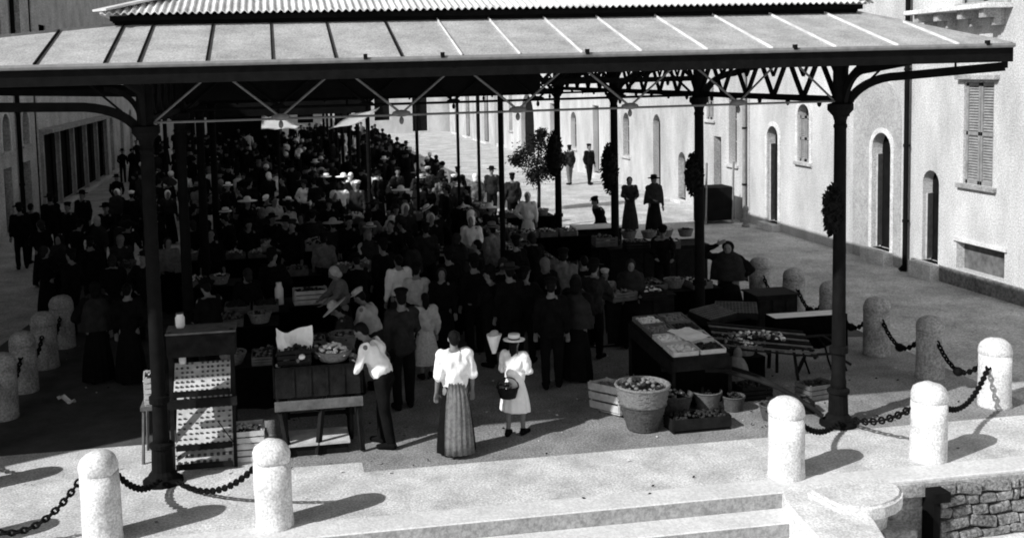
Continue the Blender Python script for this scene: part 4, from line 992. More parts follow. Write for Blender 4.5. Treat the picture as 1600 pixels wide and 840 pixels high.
for a in (-1, 1):
    for b_ in (-1, 1): bm = B(); bar(bm, (a*.1, b_*.2, .698), (a*.13, b_*.26, 0), .03, .03); obj('leg', bm, wood_m, t)
# produce cart
CX, CY = 1.42, .55
t = thing('produce_cart', 'dark wooden produce cart standing behind the bollard, loaded with baskets', 'cart', (CX, CY, 0))
bm = B(); box2(bm, (0, 0, .95), (1.12, 1.0, 1.0), bev=.01); obj('bed', bm, wood_d, t)
for (a, b_, c_, d_) in ((0, -.03, 1.12, 0.), (0, 1.0, 1.12, 1.03)):
    bm = B(); box2(bm, (a, b_, .78), (c_, d_, 1.2), bev=.008)
    for k in range(1, 5): box2(bm, (a+k*.22, b_-.012 if b_ < 0 else d_, .8), (a+k*.22+.03, b_-.001 if b_ < 0 else d_+.01, 1.18))
    obj('side_board', bm, wood_d, t)
for a in (-.03, 1.122): bm = B(); box2(bm, (a, 0, .78), (a+.03, 1.0, 1.2), bev=.008); obj('end_board', bm, wood_d, t)
bm = B(); box2(bm, (-.02, -.05, .62), (1.14, .0, .74)); obj('rail', bm, wood_m, t)
for a in (.12, 1.0):
    wz = .36; bm = B(); 
    for rr in (.35,): tube(bm, [(a, .55+rr*math.cos(q), wz+rr*math.sin(q)) for q in [2*PI*k/28 for k in range(28)]], .028, 8, True)
    wh = obj('wheel', bm, wood_d, t)
    for k in range(10): bm = B(); q = 2*PI*k/10; bar(bm, (a, .55, wz), (a, .55+.34*math.cos(q), wz+.34*math.sin(q)), .022, .03); obj('spoke', bm, wood_d, wh)
    bm = B(); tube(bm, [(a-.06, .55, wz), (a+.06, .55, wz)], .05, 10); obj('hub', bm, iron, wh)
bm = B(); tube(bm, [(.06, .55, .36), (1.06, .55, .36)], .03, 8); obj('axle', bm, iron, t)
for a in (.03, .62, 1.08): bm = B(); bar(bm, (a, .03, .78), (a+(.12 if a < .5 else -.1 if a < .9 else .03), -.06, .02), .06, .06); obj('leg', bm, wood_d, t)
bm = B(); box2(bm, (.1, -.08, .14), (.95, .5, .17)); obj('low_shelf', bm, wood_l, t)
bm = B(); box2(bm, (.12, -.04, .0), (.93, .45, .135)); obj('shelf_shade', bm, wood_d, t)  # dark block painted in for the shade under the low shelf
heap(.54, .48, 1.15, .055, [prod[1], prod[2], prod[0]], t, .2, True, .56, .5)
crate(CX+.26, CY+.22, 1.2, .44, .38, .2, 'dark crate under the white paper on the left front of the cart', 0, wood_d, [prod[2]])
t = thing('paper_sheet', 'crumpled white paper rising from the dark crate on the cart', 'paper', (CX+.26, CY+.24, 1.38))
bm = B(); g = bmesh.ops.create_grid(bm, x_segments=10, y_segments=6, size=1)
for v in bm.verts: v.co = Vector((v.co.x*.24, .06*math.sin(v.co.x*3)+v.co.y*.07, .1+v.co.y*.12+(.06*v.co.x*v.co.x if v.co.y > .8 else 0)))
jitter(bm, .05, 6); bmesh.ops.solidify(bm, geom=bm.faces[:], thickness=.006); obj('crumpled_sheet', bm, cloth_w, t)
basket(CX+.78, CY+.22, 1.2, .25, .12, 'wide basket of pale cabbages on the right front of the cart', wicker, [prod[0], cloth_w], rot=.4)
basket(CX+.95, CY+.75, 1.2, .2, .2, 'small dark basket at the back corner of the cart', wood_m, [prod[2], prod[1]])
crate(CX+.45, CY+.78, 1.2, .5, .36, .16, 'shallow crate at the back of the cart', 0, wood_m, [prod[1], prod[2]])
# stall behind the cart with patterned crate and lamp-like white cylinder
def table(x, y, z, sx, sy, label, rot=0., m=wood_d, legm=None, cloth=None, drop=.35, group=None, tilt=0.):
    t = thing('stall_table', label, 'table', (x, y, 0), rot, group)
    bm = B(); vs = box2(bm, (-sx/2, -sy/2, -.035), (sx/2, sy/2, 0), bev=.005)
    bmesh.ops.rotate(bm, cent=(0, 0, 0), matrix=Matrix.Rotation(tilt, 3, 'X'), verts=bm.verts[:]); bmesh.ops.translate(bm, vec=(0, 0, z), verts=bm.verts[:])
    obj('table_top', bm, m, t)
    for a in (-1, 1):
        for b_ in (-1, 1):
            zt = z-.04+math.sin(tilt)*b_*(sy/2-.06)
            bm = B(); bar(bm, (a*(sx/2-.06), b_*(sy/2-.06), zt), (a*(sx/2-.04), b_*(sy/2-.03), 0), .045, .045); obj('leg', bm, legm or m, t)
    if cloth:
        bm = B(); k = 0; pr = []
        per = [(-sx/2, -sy/2), (sx/2, -sy/2), (sx/2, sy/2), (-sx/2, sy/2), (-sx/2, -sy/2)]
        for a, b_ in zip(per, per[1:]):
            n = max(3, int(math.hypot(b_[0]-a[0], b_[1]-a[1])/.06))
            for i in range(n):
                u = i/n; px_, py_ = a[0]+(b_[0]-a[0])*u, a[1]+(b_[1]-a[1])*u; nx_, ny_ = (b_[1]-a[1]), -(b_[0]-a[0]); L = math.hypot(nx_, ny_); o_ = .015+.018*math.sin(k*1.1)
                zt = z+math.sin(tilt)*py_
                pr.append((bm.verts.new((px_+nx_/L*.008, py_+ny_/L*.008, zt+.004)), bm.verts.new((px_+nx_/L*o_*1.6, py_+ny_/L*o_*1.6, zt-drop-.02*math.sin(k*.7))))); k += 1
        for i in range(len(pr)): a, b_ = pr[i], pr[(i+1) % len(pr)]; bm.faces.new((a[0], b_[0], b_[1], a[1]))
        bmesh.ops.solidify(bm, geom=bm.faces[:], thickness=.004); obj('skirt_cloth', bm, cloth, t, True)
    return t
def pix_table(px, py, z): v = atz(px, py, z); return v.x, v.y
a = pix_table(490, 475, .8)
table(a[0], a[1]+.3, .8, 1.7, .9, 'dark table behind the produce cart', m=wood_d, cloth=cloth_b, drop=.5)
crate(a[0]-.05, a[1]+.15, .805, .62, .4, .25, 'patterned light wooden crate on the table behind the cart', .05, wood_l, [prod[2]], slats=3)
t = thing('milk_can', 'tall white can standing left of the patterned crate', 'can', (a[0]-.62, a[1]+.1, .805))
bm = B(); lathe(bm, [(0, 0), (.075, 0), (.08, .02), (.078, .3), (.05, .37), (.052, .42), (0, .42)], 18); obj('can_body', bm, cloth_w, t, True)
bm = B(); tube(bm, [(-.07, 0, .36), (-.09, 0, .45), (0, 0, .5), (.09, 0, .45), (.07, 0, .36)], .008, 6); obj('handle', bm, iron, t)
gS = 'dark stall tables inside the hall'
spots = [(388, 560, 1.0, .8, 'dark produce stall just behind the display rack', [prod[2], prod[1]]), (385, 500, 1.1, .8, 'second dark produce stall behind the display rack', [prod[1], prod[2]]), (330, 440, 1.2, .8, 'third dark produce stall beside the second left column', [prod[0], prod[2]]), (690, 460, .9, .6, 'small dark inner stall beyond the pale striped dress', [prod[0], prod[1]]), (560, 420, 1.2, .7, 'inner stall behind the stooping women', [prod[0], prod[1]]), (350, 400, 2.0, 1.0, 'inner table with pale heap beside the second left column', [prod[0], prod[1]]), (455, 425, 1.3, .8, 'inner table with shallow trays left of the patterned crate', [prod[1], prod[2]]),
         (455, 365, 1.6, .9, 'inner table with a low grey heap deep on the left', [prod[1]]), (590, 345, 2.0, .9, 'long inner table at centre', [prod[1], prod[2]]),
         (780, 385, 1.6, .9, 'inner table with produce near the slender pole', [prod[1], prod[0], prod[2]]), (860, 365, 1.8, .9, 'inner table with mixed produce left of the third right column', [prod[1], prod[0], prod[2]]),
         (400, 480, 1.2, .8, 'low dark inner table between rack and cart', [prod[2]]), (820, 335, 1.6, .8, 'inner table in front of the woman in white', [prod[0], prod[1]])]
for px, py, sx, sy, lab, fl_ in spots:
    x, y = pix_table(px, py, .85)
    tt = table(x, y, .82, sx, sy, lab, 0, wood_d, cloth=cloth_b, drop=.6, group=gS)
    for k in range(int(sx/.5)):
        q = x-sx/2+.28+k*.5
        if random.random() < .55: crate(q, y-.1, .824, .44, .5, .12, 'shallow crate number-less'.replace(' number-less', '')+' on the '+lab.split(' with ')[0], 0, wood_m, fl_, group='shallow crates on inner tables')
        else: basket(q, y-.1, .824, .2, .16, 'round basket on the '+lab.split(' with ')[0], wicker, fl_, group='baskets on inner tables')

# ------------------------------------------------------------------ stalls, right
# sloping produce display
P0 = [atz(985, 500, .98), atz(1052, 560, .80), atz(1140, 552, .80), atz(1065, 492, .98)]
t = thing('sloping_display', 'sloping produce display with white paper between trays, right of the crowd', 'stall', (0, 0, 0))
cen = sum((Vector(p) for p in P0), Vector())/4
bm = B(); vs = [bm.verts.new(p) for p in P0]; f = bm.faces.new(vs); g = bmesh.ops.extrude_face_region(bm, geom=[f])
for v in [v for v in g['geom'] if isinstance(v, bmesh.types.BMVert)]: v.co.z -= .05
obj('board', bm, wood_d, t)
ul, ll, lr, ur = [Vector(p) for p in P0]
def onb(u, v, dz=0.): return ul.lerp(ur, u).lerp(ll.lerp(lr, u), v)+Vector((0, 0, dz))
for k in range(4):
    for k2 in range(2):
        u0, u1 = .03+k2*.49, .47+k2*.49; v0, v1 = .02+k*.245, .02+k*.245+.215; fm = random.choice(([prod[2]], [prod[1], prod[2]], [prod[1], prod[0]])) if (k, k2) not in ((2, 0), (2, 1), (3, 0)) else [prod[0], cloth_w]
        bm = B()
        for a_, b_ in (((u0, v0), (u1, v0)), ((u1, v0), (u1, v1)), ((u1, v1), (u0, v1)), ((u0, v1), (u0, v0))): bar(bm, onb(*a_, .03), onb(*b_, .03), .018, .07)
        tr = obj('tray', bm, wood_l if k > 1 else wood_m, t)
        bm = B()
        for _ in range(70):
            c_ = onb(random.uniform(u0+.03, u1-.03), random.uniform(v0+.02, v1-.02), random.uniform(.02, .05)); ell(bm, c_, (.035*random.uniform(.7, 1.2), .03, .022), 6, 5)
        o = obj('produce', bm, fm[0] if len(fm) == 1 or (k+k2) % 2 else fm[1], tr, True); o['kind'] = 'stuff'
for a_, s_ in ((ll, 1), (lr, 1), (ul, 1), (ur, 1)):
    bm = B(); bar(bm, Vector(a_)+Vector((0, 0, -.05)), Vector((a_.x, a_.y, 0)), .05, .05); obj('leg', bm, wood_d, t)
for (a_, b_) in ((ll, lr), (ul, ll), (lr, ur)):
    bm = B(); pr = []
    for k in range(31):
        c3 = a_.lerp(b_, k/30); o3 = Vector((.02*math.sin(k*1.3), .02*math.cos(k*1.3), 0)); pr.append((bm.verts.new(c3+Vector((0, 0, -.055))), bm.verts.new(Vector((c3.x, c3.y, .10+.03*math.sin(k)))+o3)))
    for k in range(30): bm.faces.new((pr[k][0], pr[k+1][0], pr[k+1][1], pr[k][1]))
    bmesh.ops.solidify(bm, geom=bm.faces[:], thickness=.006); obj('shade_drape', bm, cloth_b, t, True)  # black cloth added for the darkness under the sloping board
bm = B(); bar(bm, ll+Vector((0, 0, -.12)), lr+Vector((0, 0, -.12)), .03, .16); obj('front_apron', bm, wood_d, t); bm = B(); bar(bm, ll+Vector((-.02, 0, -.14)), ul+Vector((-.02, 0, -.14)), .03, .2); obj('side_apron', bm, wood_d, t)
bm = B(); q = [onb(.3, .5, .09), onb(.75, .48, .1), onb(.9, .72, .1), onb(.5, .8, .09)]
vs = [bm.verts.new(p) for p in q]; bm.faces.new(vs); bmesh.ops.subdivide_edges(bm, edges=bm.edges[:], cuts=4, use_grid_fill=True); jitter(bm, .03, 8); bmesh.ops.solidify(bm, geom=bm.faces[:], thickness=.004)
tag(obj('paper_sheet', bm, cloth_w), 'white paper sheet lying across the sloping produce display', 'paper')
# wicker tub with a second basket on top
tb = atz(1014, 678, 0)
basket(tb.x, tb.y+.24, 0, .32, .36, 'tall dark wicker tub standing on the ground at the front of the right stalls', mat('dark_wicker', .07, .85, .5, 30, .6, bscale=70), None, flare=.66)
basket(tb.x+.0, tb.y+.24, .365, .37, .25, 'light wicker basket stacked on the tall tub', mat('light_wicker', .17, .85, .4, 30, .6, bscale=70), [prod[2], prod[1]], flare=.86)
c_ = atz(960, 640, 0); crate(c_.x, c_.y, 0, .36, .7, .4, 'pale crate leaning left of the wicker tub', .35, wood_l, [prod[1]], tilt=-.12, slats=3)
c_ = atz(1095, 672, 0); crate(c_.x, c_.y+.12, 0, .85, .34, .2, 'long low dark box on the ground right of the wicker tub', .02, wood_d, [prod[2]], slats=1)
basket(c_.x-.1, c_.y+.72, 0, .26, .3, 'squat dark basket under the sloping display', mat('dark_wicker', .07), [prod[1], prod[2]])
basket(c_.x+.45, c_.y+.85, 0, .22, .26, 'dark basket under the right end of the sloping display', wood_m, [prod[2]])
# white-topped table with trestle
W0 = [atz(1205, 492, .9), atz(1308, 486, .9)]
wx = (W0[0].x+W0[1].x)/2; wy = W0[0].y
table(wx, wy-.08, .9, 1.25, .34, 'dark table with a bright white top beside the front right column', 0, mat('white_table_top', .8, .7, .1, 5, .05), wood_d, cloth_b, .52)
t = thing('trestle', 'curved dark trestle frame in front of the white-topped table', 'trestle', (wx, wy-.35, 0))
for k, a in enumerate((-.45, -.05, .2)):
    bm = B(); tube(bm, [(a, 0, .6), (a+.1, -.02, .58), (a+.22, -.03, .42), (a+.27, -.04, .2), (a+.34, -.05, .0)], .018, 8); obj('bent_leg', bm, iron, t)
bm = B(); bar(bm, (-.5, -.01, .62), (.5, -.01, .60), .03, .03); obj('top_rail', bm, wood_d, t); bm = B(); bar(bm, (-.35, -.03, .3), (.55, -.03, .3), .015, .015); obj('cross_wire', bm, iron, t)
# latticed hamper with chevron weave
c_ = atz(1125, 488, .95)
table(c_.x, c_.y+.25, .82, 1.1, .8, 'dark table carrying the latticed hampers', .3, wood_d, cloth=cloth_b, drop=.78)
for k, (dx, dy, rz, lab) in enumerate(((-.1, .1, .5, 'flat latticed hamper tilted on the dark table beside the second column'), (.42, .3, -.4, 'flat latticed hamper at right of its twin, in front of the stall keeper'))):
    t = thing('hamper', lab, 'hamper', (c_.x+dx, c_.y+dy, .83), rz, 'latticed hampers'); t.rotation_euler = (.18, 0, rz)
    bm = B()
    for i in range(13): bar(bm, (-.33+i*.055, -.22, .12), (-.33+i*.055, .22, .12), .012, .01)
    for i in range(7): bar(bm, (-.34, -.21+i*.07, .132), (.34, -.21+i*.07, .132), .012, .01)
    obj('lattice_lid', bm, wood_m, t)
    bm = B(); box2(bm, (-.35, -.24, 0), (.35, .24, .11), bev=.01); obj('box', bm, wood_d, t)
# handcart with long curved shafts
h0 = atz(1165, 590, .5); h1 = atz(1300, 655, .12)
t = thing('handcart', 'dark handcart bed tipped down with long curved shafts reaching the right column base', 'handcart', (0, 0, 0))
for off in (0, .42):
    a_ = Vector(h0)+Vector((-.7, .5+off, .15)); b_ = Vector(h0)+Vector((0, off, .02)); c2 = Vector(h0).lerp(h1, .5)+Vector((0, off, .16)); d2 = Vector(h1)+Vector((-.05, off*.8+.15, 0))
    bm = B(); pts = [a_]+[(b_*(1-s)**2+c2*2*s*(1-s)+d2*s*s) for s in [k/10 for k in range(11)]]; tube(bm, pts, .032, 8); obj('shaft', bm, wood_d, t)
bm = B(); box(bm, Vector(h0)+Vector((-.55, .55, .08)), (1.0, .6, .05), Matrix.Rotation(-.3, 3, 'Z')); obj('bed', bm, wood_d, t)
bm = B(); tube(bm, [Vector(h0)+Vector((-.5, .3, .05)), Vector(h0)+Vector((-.6, .2, -.45))], .03, 8); obj('prop_leg', bm, wood_d, t)
for k, (px, py, s_) in enumerate(((1090, 600, .2), (1150, 625, .17), (1210, 640, .16))):
    c3 = atz(px, py+18, 0); basket(c3.x, c3.y+.1, 0, s_, .2, ['low basket under the handcart shafts, nearest the tub', 'low basket under the middle of the handcart shafts', 'low basket under the handcart shafts, nearest the column'][k], mat('dark_wicker', .07), [prod[2]], group='low baskets under the handcart')
c3 = atz(1150, 612, 0); t = thing('sack', 'mottled grey sack slumped under the handcart', 'sack', (c3.x, c3.y, 0))
t0 = t; bm = B(); ell(bm, (0, 0, .28), (.2, .17, .3)); ell(bm, (.03, 0, .6), (.07, .06, .1)); obj('sacking', bm, cloth_m, t0)
# tilted slatted barrow with crossed legs filling the gap toward the column
c3 = atz(1190, 528, .72); t = thing('slatted_barrow', 'tilted slatted barrow with crossed legs between the sloping display and the right column', 'barrow', (c3.x, c3.y, 0), -.12)
def bp(u, v, dz=0.): return Vector((u*.78, v*.30, .70+.12*v-.10*u+dz))
for k in range(9):
    v_ = -1+k*.25; bm = B(); bar(bm, bp(-1, v_), bp(1, v_), .05, .02); obj('slat', bm, wood_m if k % 2 else wood_d, t)
for u_ in (-.95, 0, .95): bm = B(); bar(bm, bp(u_, -1, -.032), bp(u_, 1, -.032), .04, .04); obj('cross_bar', bm, wood_d, t)
for u_ in (-.75, .75):
    for a_ in (-1, 1):
        bm = B(); bar(bm, bp(u_, -a_*.8, -.055)+Vector((a_*.012, 0, 0)), Vector((u_*.78+a_*.14, a_*.42, 0)), .04, .045); obj('crossed_leg', bm, wood_d, t)
bm = B(); tube(bm, [bp(1, -.7, -.03), bp(1.35, -.75, .02), bp(1.7, -.8, -.12)], .022, 8); obj('handle', bm, wood_d, t)
bm = B(); tube(bm, [bp(1, .7, -.03), bp(1.35, .72, .02), bp(1.7, .72, -.12)], .022, 8); obj('handle', bm, wood_d, t)
heap(.5, .2, .73, .04, [prod[1], prod[2], prod[0]], t, .07, True, -.15, 0.)
# dark chests and tables in the middle right
def chest(px, py, z, sx, sy, h, lab, rot=0.):
    v = atz(px, py, z+h); t = thing('stall_chest', lab, 'chest', (v.x, v.y+sy/2, z), rot, 'dark stall chests inside the hall')
    bm = B(); box2(bm, (-sx/2, -sy/2, 0), (sx/2, sy/2, h-.03), bev=.01); obj('chest_body', bm, wood_d, t)
    for k in range(3): bm = B(); box2(bm, (-sx/2+.03+k*sx/3, -sy/2-.02, .06), (-sx/2-.03+(k+1)*sx/3, -sy/2-.002, h-.1)); obj('front_panel', bm, wood_d, t)
    bm = B(); box2(bm, (-sx/2-.03, -sy/2-.03, h-.028), (sx/2+.03, sy/2+.03, h)); obj('lid', bm, wood_d, t)
    return v, t
chest(1030, 385, 0, 2.3, .8, 1.0, 'long black stall chest behind the second column of the right row')
chest(1000, 462, 0, 1.3, .6, .9, 'black stall chest with pale edge behind the sloping display')
chest(1215, 460, 0, .8, .6, .75, 'black chest behind the white-topped table by the stall keeper')
v = atz(930, 355, 1.0); t = thing('open_cabinet', 'dark open-fronted cabinet with thin pale top edge', 'cabinet', (v.x, v.y, 0))
bm = B(); box2(bm, (-.5, 0, .96), (.7, .6, 1.0)); obj('top', bm, cloth_w, t)
for a in (-.5, .66): bm = B(); box2(bm, (a, 0, 0), (a+.04, .6, .958)); obj('side', bm, wood_l if a < 0 else wood_d, t)
bm = B(); box2(bm, (-.45, .5, 0), (.65, .55, .95)); obj('back', bm, wood_d, t); bm = B(); box2(bm, (-.455, .05, .45), (.655, .49, .48)); obj('shelf', bm, wood_d, t)
v = atz(970, 400, .8)
for k in range(5):
    basket(v.x+.1+.45*k, v.y+.9+.12*(k % 2), 1.02 if k > 0 else .85, .18, .15, ['dark basket at the left end of the produce on the long chest', 'small grey basket second along the long chest', 'pale basket midway along the long chest', 'dark basket fourth along the long chest', 'pale bundle basket at the right end of the long chest'][k], wicker, [prod[(k*2) % 3]], group='baskets along the long chest')
for k, (px, py, sx, sy, zz, lab) in enumerate(((1065, 452, 1.5, .7, .86, 'long dark stall table running back behind the sloping display'), (935, 470, .8, .7, .8, 'dark stall table at the left end of the right row'), (1150, 560, .9, .5, .5, 'low dark bench between the sloping display and the trestle'))):
    c3 = atz(px, py, zz); table(c3.x, c3.y+.2, zz, sx, sy, lab, .1, wood_d, cloth=cloth_b, drop=zz-.1, group='dark stall tables on the right')
    for j in range(int(sx/.42)):
        qx = c3.x-sx/2+.24+j*.44
        if (j+k) % 2: basket(qx, c3.y+.2, zz+.004, .19, .15, 'round basket on the '+lab.split(' running')[0].split(' at the')[0].split(' between')[0]+(' behind the display', ' at left', ' by the trestle')[k], wicker, [prod[(j+k) % 3], prod[1]], group='baskets on the right tables')
        else: crate(qx, c3.y+.2, zz+.004, .4, sy*.8, .12, 'shallow crate on the '+lab.split(' running')[0].split(' at the')[0].split(' between')[0]+(' behind the display', ' at left', ' by the trestle')[k], random.uniform(-.1, .1), random.choice((wood_m, wood_d)), [prod[(j+1) % 3], prod[2]], group='shallow crates on the right tables')
random.seed(31)
for k, (px, py, z, sx, sy, h, m, fl_, lab) in enumerate(((1075, 590, 0, .5, .4, .34, wood_d, [prod[1], prod[2]], 'dark crate half under the front edge of the sloping display'), (1120, 600, 0, .45, .36, .26, wood_m, [prod[2]], 'grey crate beneath the lower right corner of the sloping display'),
        (1175, 618, 0, .5, .34, .2, wood_d, [prod[2]], 'low dark crate beside the slumped sack'), (1235, 640, 0, .6, .3, .16, wood_d, [prod[1], prod[2]], 'flat dark crate behind the bollard by the stair cheek'), (1275, 618, 0, .5, .34, .22, wood_m, [prod[2]], 'grey crate left of the right column base'),
        (975, 470, .9, .5, .4, .14, wood_m, [prod[1]], 'shallow crate at the left of the black chest with pale edge'), (1025, 468, .9, .45, .4, .14, wood_d, [prod[2], prod[0]], 'shallow crate at the right of the black chest with pale edge'),
        (1000, 392, 1.0, .5, .4, .2, wood_d, [prod[2], prod[1]], 'dark crate on the long black chest toward its middle'), (1048, 388, 1.0, .55, .4, .16, wood_m, [prod[0]], 'crate of pale produce at the right end of the long black chest'), (950, 385, 1.0, .5, .4, .2, wood_m, [prod[1], prod[2]], 'grey crate on the left part of the long black chest'))):
    c3 = atz(px, py, z+.02); crate(c3.x, c3.y+(.25 if z else 0), z+.003, sx, sy, h, lab, random.uniform(-.3, .3), m, fl_, group='crates among the right stalls')
ph(985, 408, 1.55, 170, 1.55, 'woman in dark scarf sitting behind the black chest with pale edge', {'armL': 'fwd', 'armR': 'fwd', 'nod': 12}, 'blouse', cloth_d, 'skirt', cloth_b, 'scarf', cloth_d, extra=('shawl',))
ph(1035, 352, 1.6, 160, 1.6, 'person in black leaning over the long black chest', {'lean': 16, 'armL': 'reach', 'armR': 'fwd', 'nod': 14}, 'jacket', cloth_b, 'trousers', cloth_b, 'cap', cloth_b)
ph(925, 412, 1.66, -40, 1.66, 'man in dark grey jacket left of the child in pale smock', {'armR': 'reach', 'lean': 8}, 'jacket', cloth_d, 'trousers', cloth_b, 'felt', cloth_b)
# black box crate against the wall, with poles
t = thing('black_crate', 'large black box with two upright sticks against the sunny wall', 'box', (15.35, 18.0, 0))
bm = B(); box2(bm, (-.45, 0, .1), (.55, .9, 1.15), bev=.01); obj('box_body', bm, void, t)
for a in (-.42, .48):
    bm = B(); bar(bm, (a, .0, 0), (a+.05, .02, 1.95), .05, .05); obj('pole', bm, shut, t)
    bm = B(); bar(bm, (a, .85, 0), (a, .85, .1), .06, .06); obj('foot', bm, void, t)
t = thing('hydrant_post', 'short dark post beside the grey drainpipe', 'post', (15.9, 17.2, 0))
bm = B(); lathe(bm, [(.12, 0), (.12, .05), (.08, .08), (.08, .5), (.1, .52), (.08, .62), (0, .66)], 16); obj('post_body', bm, shut, t)

# ------------------------------------------------------------------ dark awnings, umbrellas and hanging goods at the back of the hall
def awning(px, dz, lab, m, posts=True, th=.03, n=8, sag=.12, nm='awning', cat='awning', group='stall awnings', valance=None, pole=wood_d):
    P4 = [Vector(p) for p in px]; t = thing(nm, lab, cat, (0, 0, 0), 0, group); bm = B(); g = []
    for i in range(n+1):
        rowv = []
        for j in range(n+1):
            u, v_ = i/n, j/n; p = P4[0].lerp(P4[1], u).lerp(P4[3].lerp(P4[2], u), v_); p = p+Vector((0, 0, -sag*4*u*(1-u)*.5-sag*2*v_*(1-v_)+.02*math.sin(i*2.3+j)))
            rowv.append(bm.verts.new(p))
        g.append(rowv)
    for i in range(n):
        for j in range(n): bm.faces.new((g[i][j], g[i+1][j], g[i+1][j+1], g[i][j+1]))
    bmesh.ops.solidify(bm, geom=bm.faces[:], thickness=th); obj('cloth', bm, m, t, True)
    if posts:
        for p in P4: bm = B(); tube(bm, [(p.x, p.y, 0), (p.x, p.y, p.z+.05)], .035, 8); obj('pole', bm, pole, t)
    if valance:
        for a, b_ in ((0, 1), (3, 2)):
            bm = B(); pr = []
            for k in range(25):
                s = k/24; p = P4[a].lerp(P4[b_], s)+Vector((0, 0, -sag*2*s*(1-s))); pr.append((bm.verts.new(p), bm.verts.new(p+Vector((0, .02, -valance*(.8+.2*abs(math.sin(k*.9))))))))
            for k in range(24): bm.faces.new((pr[k][0], pr[k+1][0], pr[k+1][1], pr[k][1]))
            bmesh.ops.solidify(bm, geom=bm.faces[:], thickness=.01); obj('valance', bm, m, t)
    return t
def ay(x, y, Y): return aty(x, y, Y)
awning([ay(409, 181, 19.8), ay(440, 183, 19.8), ay(472, 200, 18.2), ay(408, 202, 18.2)], 0, 'white canvas sliver of an awning under the front tie rod at left', cloth_w, posts=False, sag=.02, n=6)
awning([ay(514, 202, 17.6), ay(546, 180, 18.4), ay(594, 168, 19.4), ay(560, 192, 18.0)], 0, 'bright white canvas awning tilting up to the right under the tie rod', cloth_w, posts=False, sag=.02, n=6)
# farther hall on thin posts: dark boards added for the shaded buildings beyond
t = thing('farther_hall', 'farther low hall on thin posts, with dark boards added for the shade behind', 'market hall', (-2.5, 22, 0))
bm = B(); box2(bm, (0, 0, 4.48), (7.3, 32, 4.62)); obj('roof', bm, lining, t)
bm = B(); box2(bm, (0, -.06, 3.72), (7.3, -.005, 4.6)); obj('shade_boarding', bm, lining, t)
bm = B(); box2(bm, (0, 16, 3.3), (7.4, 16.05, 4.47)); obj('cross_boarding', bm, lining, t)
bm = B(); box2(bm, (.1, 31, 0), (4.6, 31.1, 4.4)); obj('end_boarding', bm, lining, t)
for k in range(8):
    for x in (0.1, 7.2):
        bm = B(); tube(bm, [(x, .3+4.4*k, 0), (x, .3+4.4*k, 4.5)], .075, 8); obj('post', bm, iron, t)
for k in range(4): bm = B(); tube(bm, [(4.2, 1+7*k, 0), (4.2, 1+7*k, 4.47)], .06, 8); obj('post', bm, iron, t)
# the crowd continuing down the street: individuals up to y=24, one mass beyond
random.seed(77)
poses = [{}, {'step': .1}, {'armL': 'fwd', 'turn': 25}, {'lean': 14, 'armR': 'reach', 'armL': 'fwd', 'nod': 18}, {'armR': 'hip', 'turn': -30}, {'lean': 8, 'side': 5, 'armL': 'fwd', 'armR': 'fwd', 'nod': 10}, {'armL': 'hip', 'side': -4, 'turn': 40}]
hatk = [(None, '', 'bareheaded'), ('felt', 'felt', 'in a felt hat'), ('cap', 'cap', 'in a flat cap'), ('scarf', 'scarf', 'in a head scarf'), ('wide', 'wide', 'in a wide hat')]
tones = [(cloth_b, 'black')]*9+[(cloth_d, 'dark grey')]*4+[(cloth_m, 'grey')]+[(cloth_g, 'pale grey')]+[(cloth_w, 'white')]*3
taken = [(o.location.x, o.location.y) for o in COL.objects if o.parent is None and o.name.startswith(('person', 'stall_table'))]
n_ = 0; tries = 0
rowlab = ['behind the first tables', 'in the hall middle', 'deep in the hall', 'by the rear columns', 'between the halls']
while n_ < 74 and tries < 3000:
    tries += 1; y = 8.5+15*random.random()**.9; xr = 7.6 if y > 12 else 6.4
    x = random.uniform(-2.6 if y > 9 else 1, xr)
    if min(math.hypot(x-a_, (y-b_)*.8) for a_, b_ in taken) < .52: continue
    taken.append((x, y)); hk = random.choice(hatk); tm_, tn = random.choice(tones); hm_, hn = random.choice(tones+[(cloth_w, 'white')]*5+[(straw, 'straw coloured')]*3)
    if x < 2.2 and random.random() < .8: tm_, tn = cloth_b, 'black'; hm_, hn = random.choice(((cloth_b, 'black'), (cloth_b, 'black'), (cloth_d, 'dark grey'), (cloth_w, 'white')))
    female = hk[0] in ('scarf', 'wide') or random.random() < .3; side_ = 'left' if x < 0 else 'centre left' if x < 2.4 else 'centre' if x < 5 else 'right'
    lab = ('woman' if female else 'man')+' in '+tn+(' blouse ' if female else ' jacket ')+(hk[2] if not hk[0] else hk[2].replace('in a', 'and '+hn))+', '+side_+' '+rowlab[min(4, int((y-8.5)/3.1))]
    person(x, y, random.choice((-40, -10, 5, 30, 80, 150, 190, 215)), random.uniform(1.52, 1.76), lab, random.choice(poses), 'blouse' if female else 'jacket', tm_, 'skirt' if female else 'trousers', cloth_b, hk[0], hm_, None if hk[0] == 'scarf' else 'short', group='people deep in the market crowd'); n_ += 1
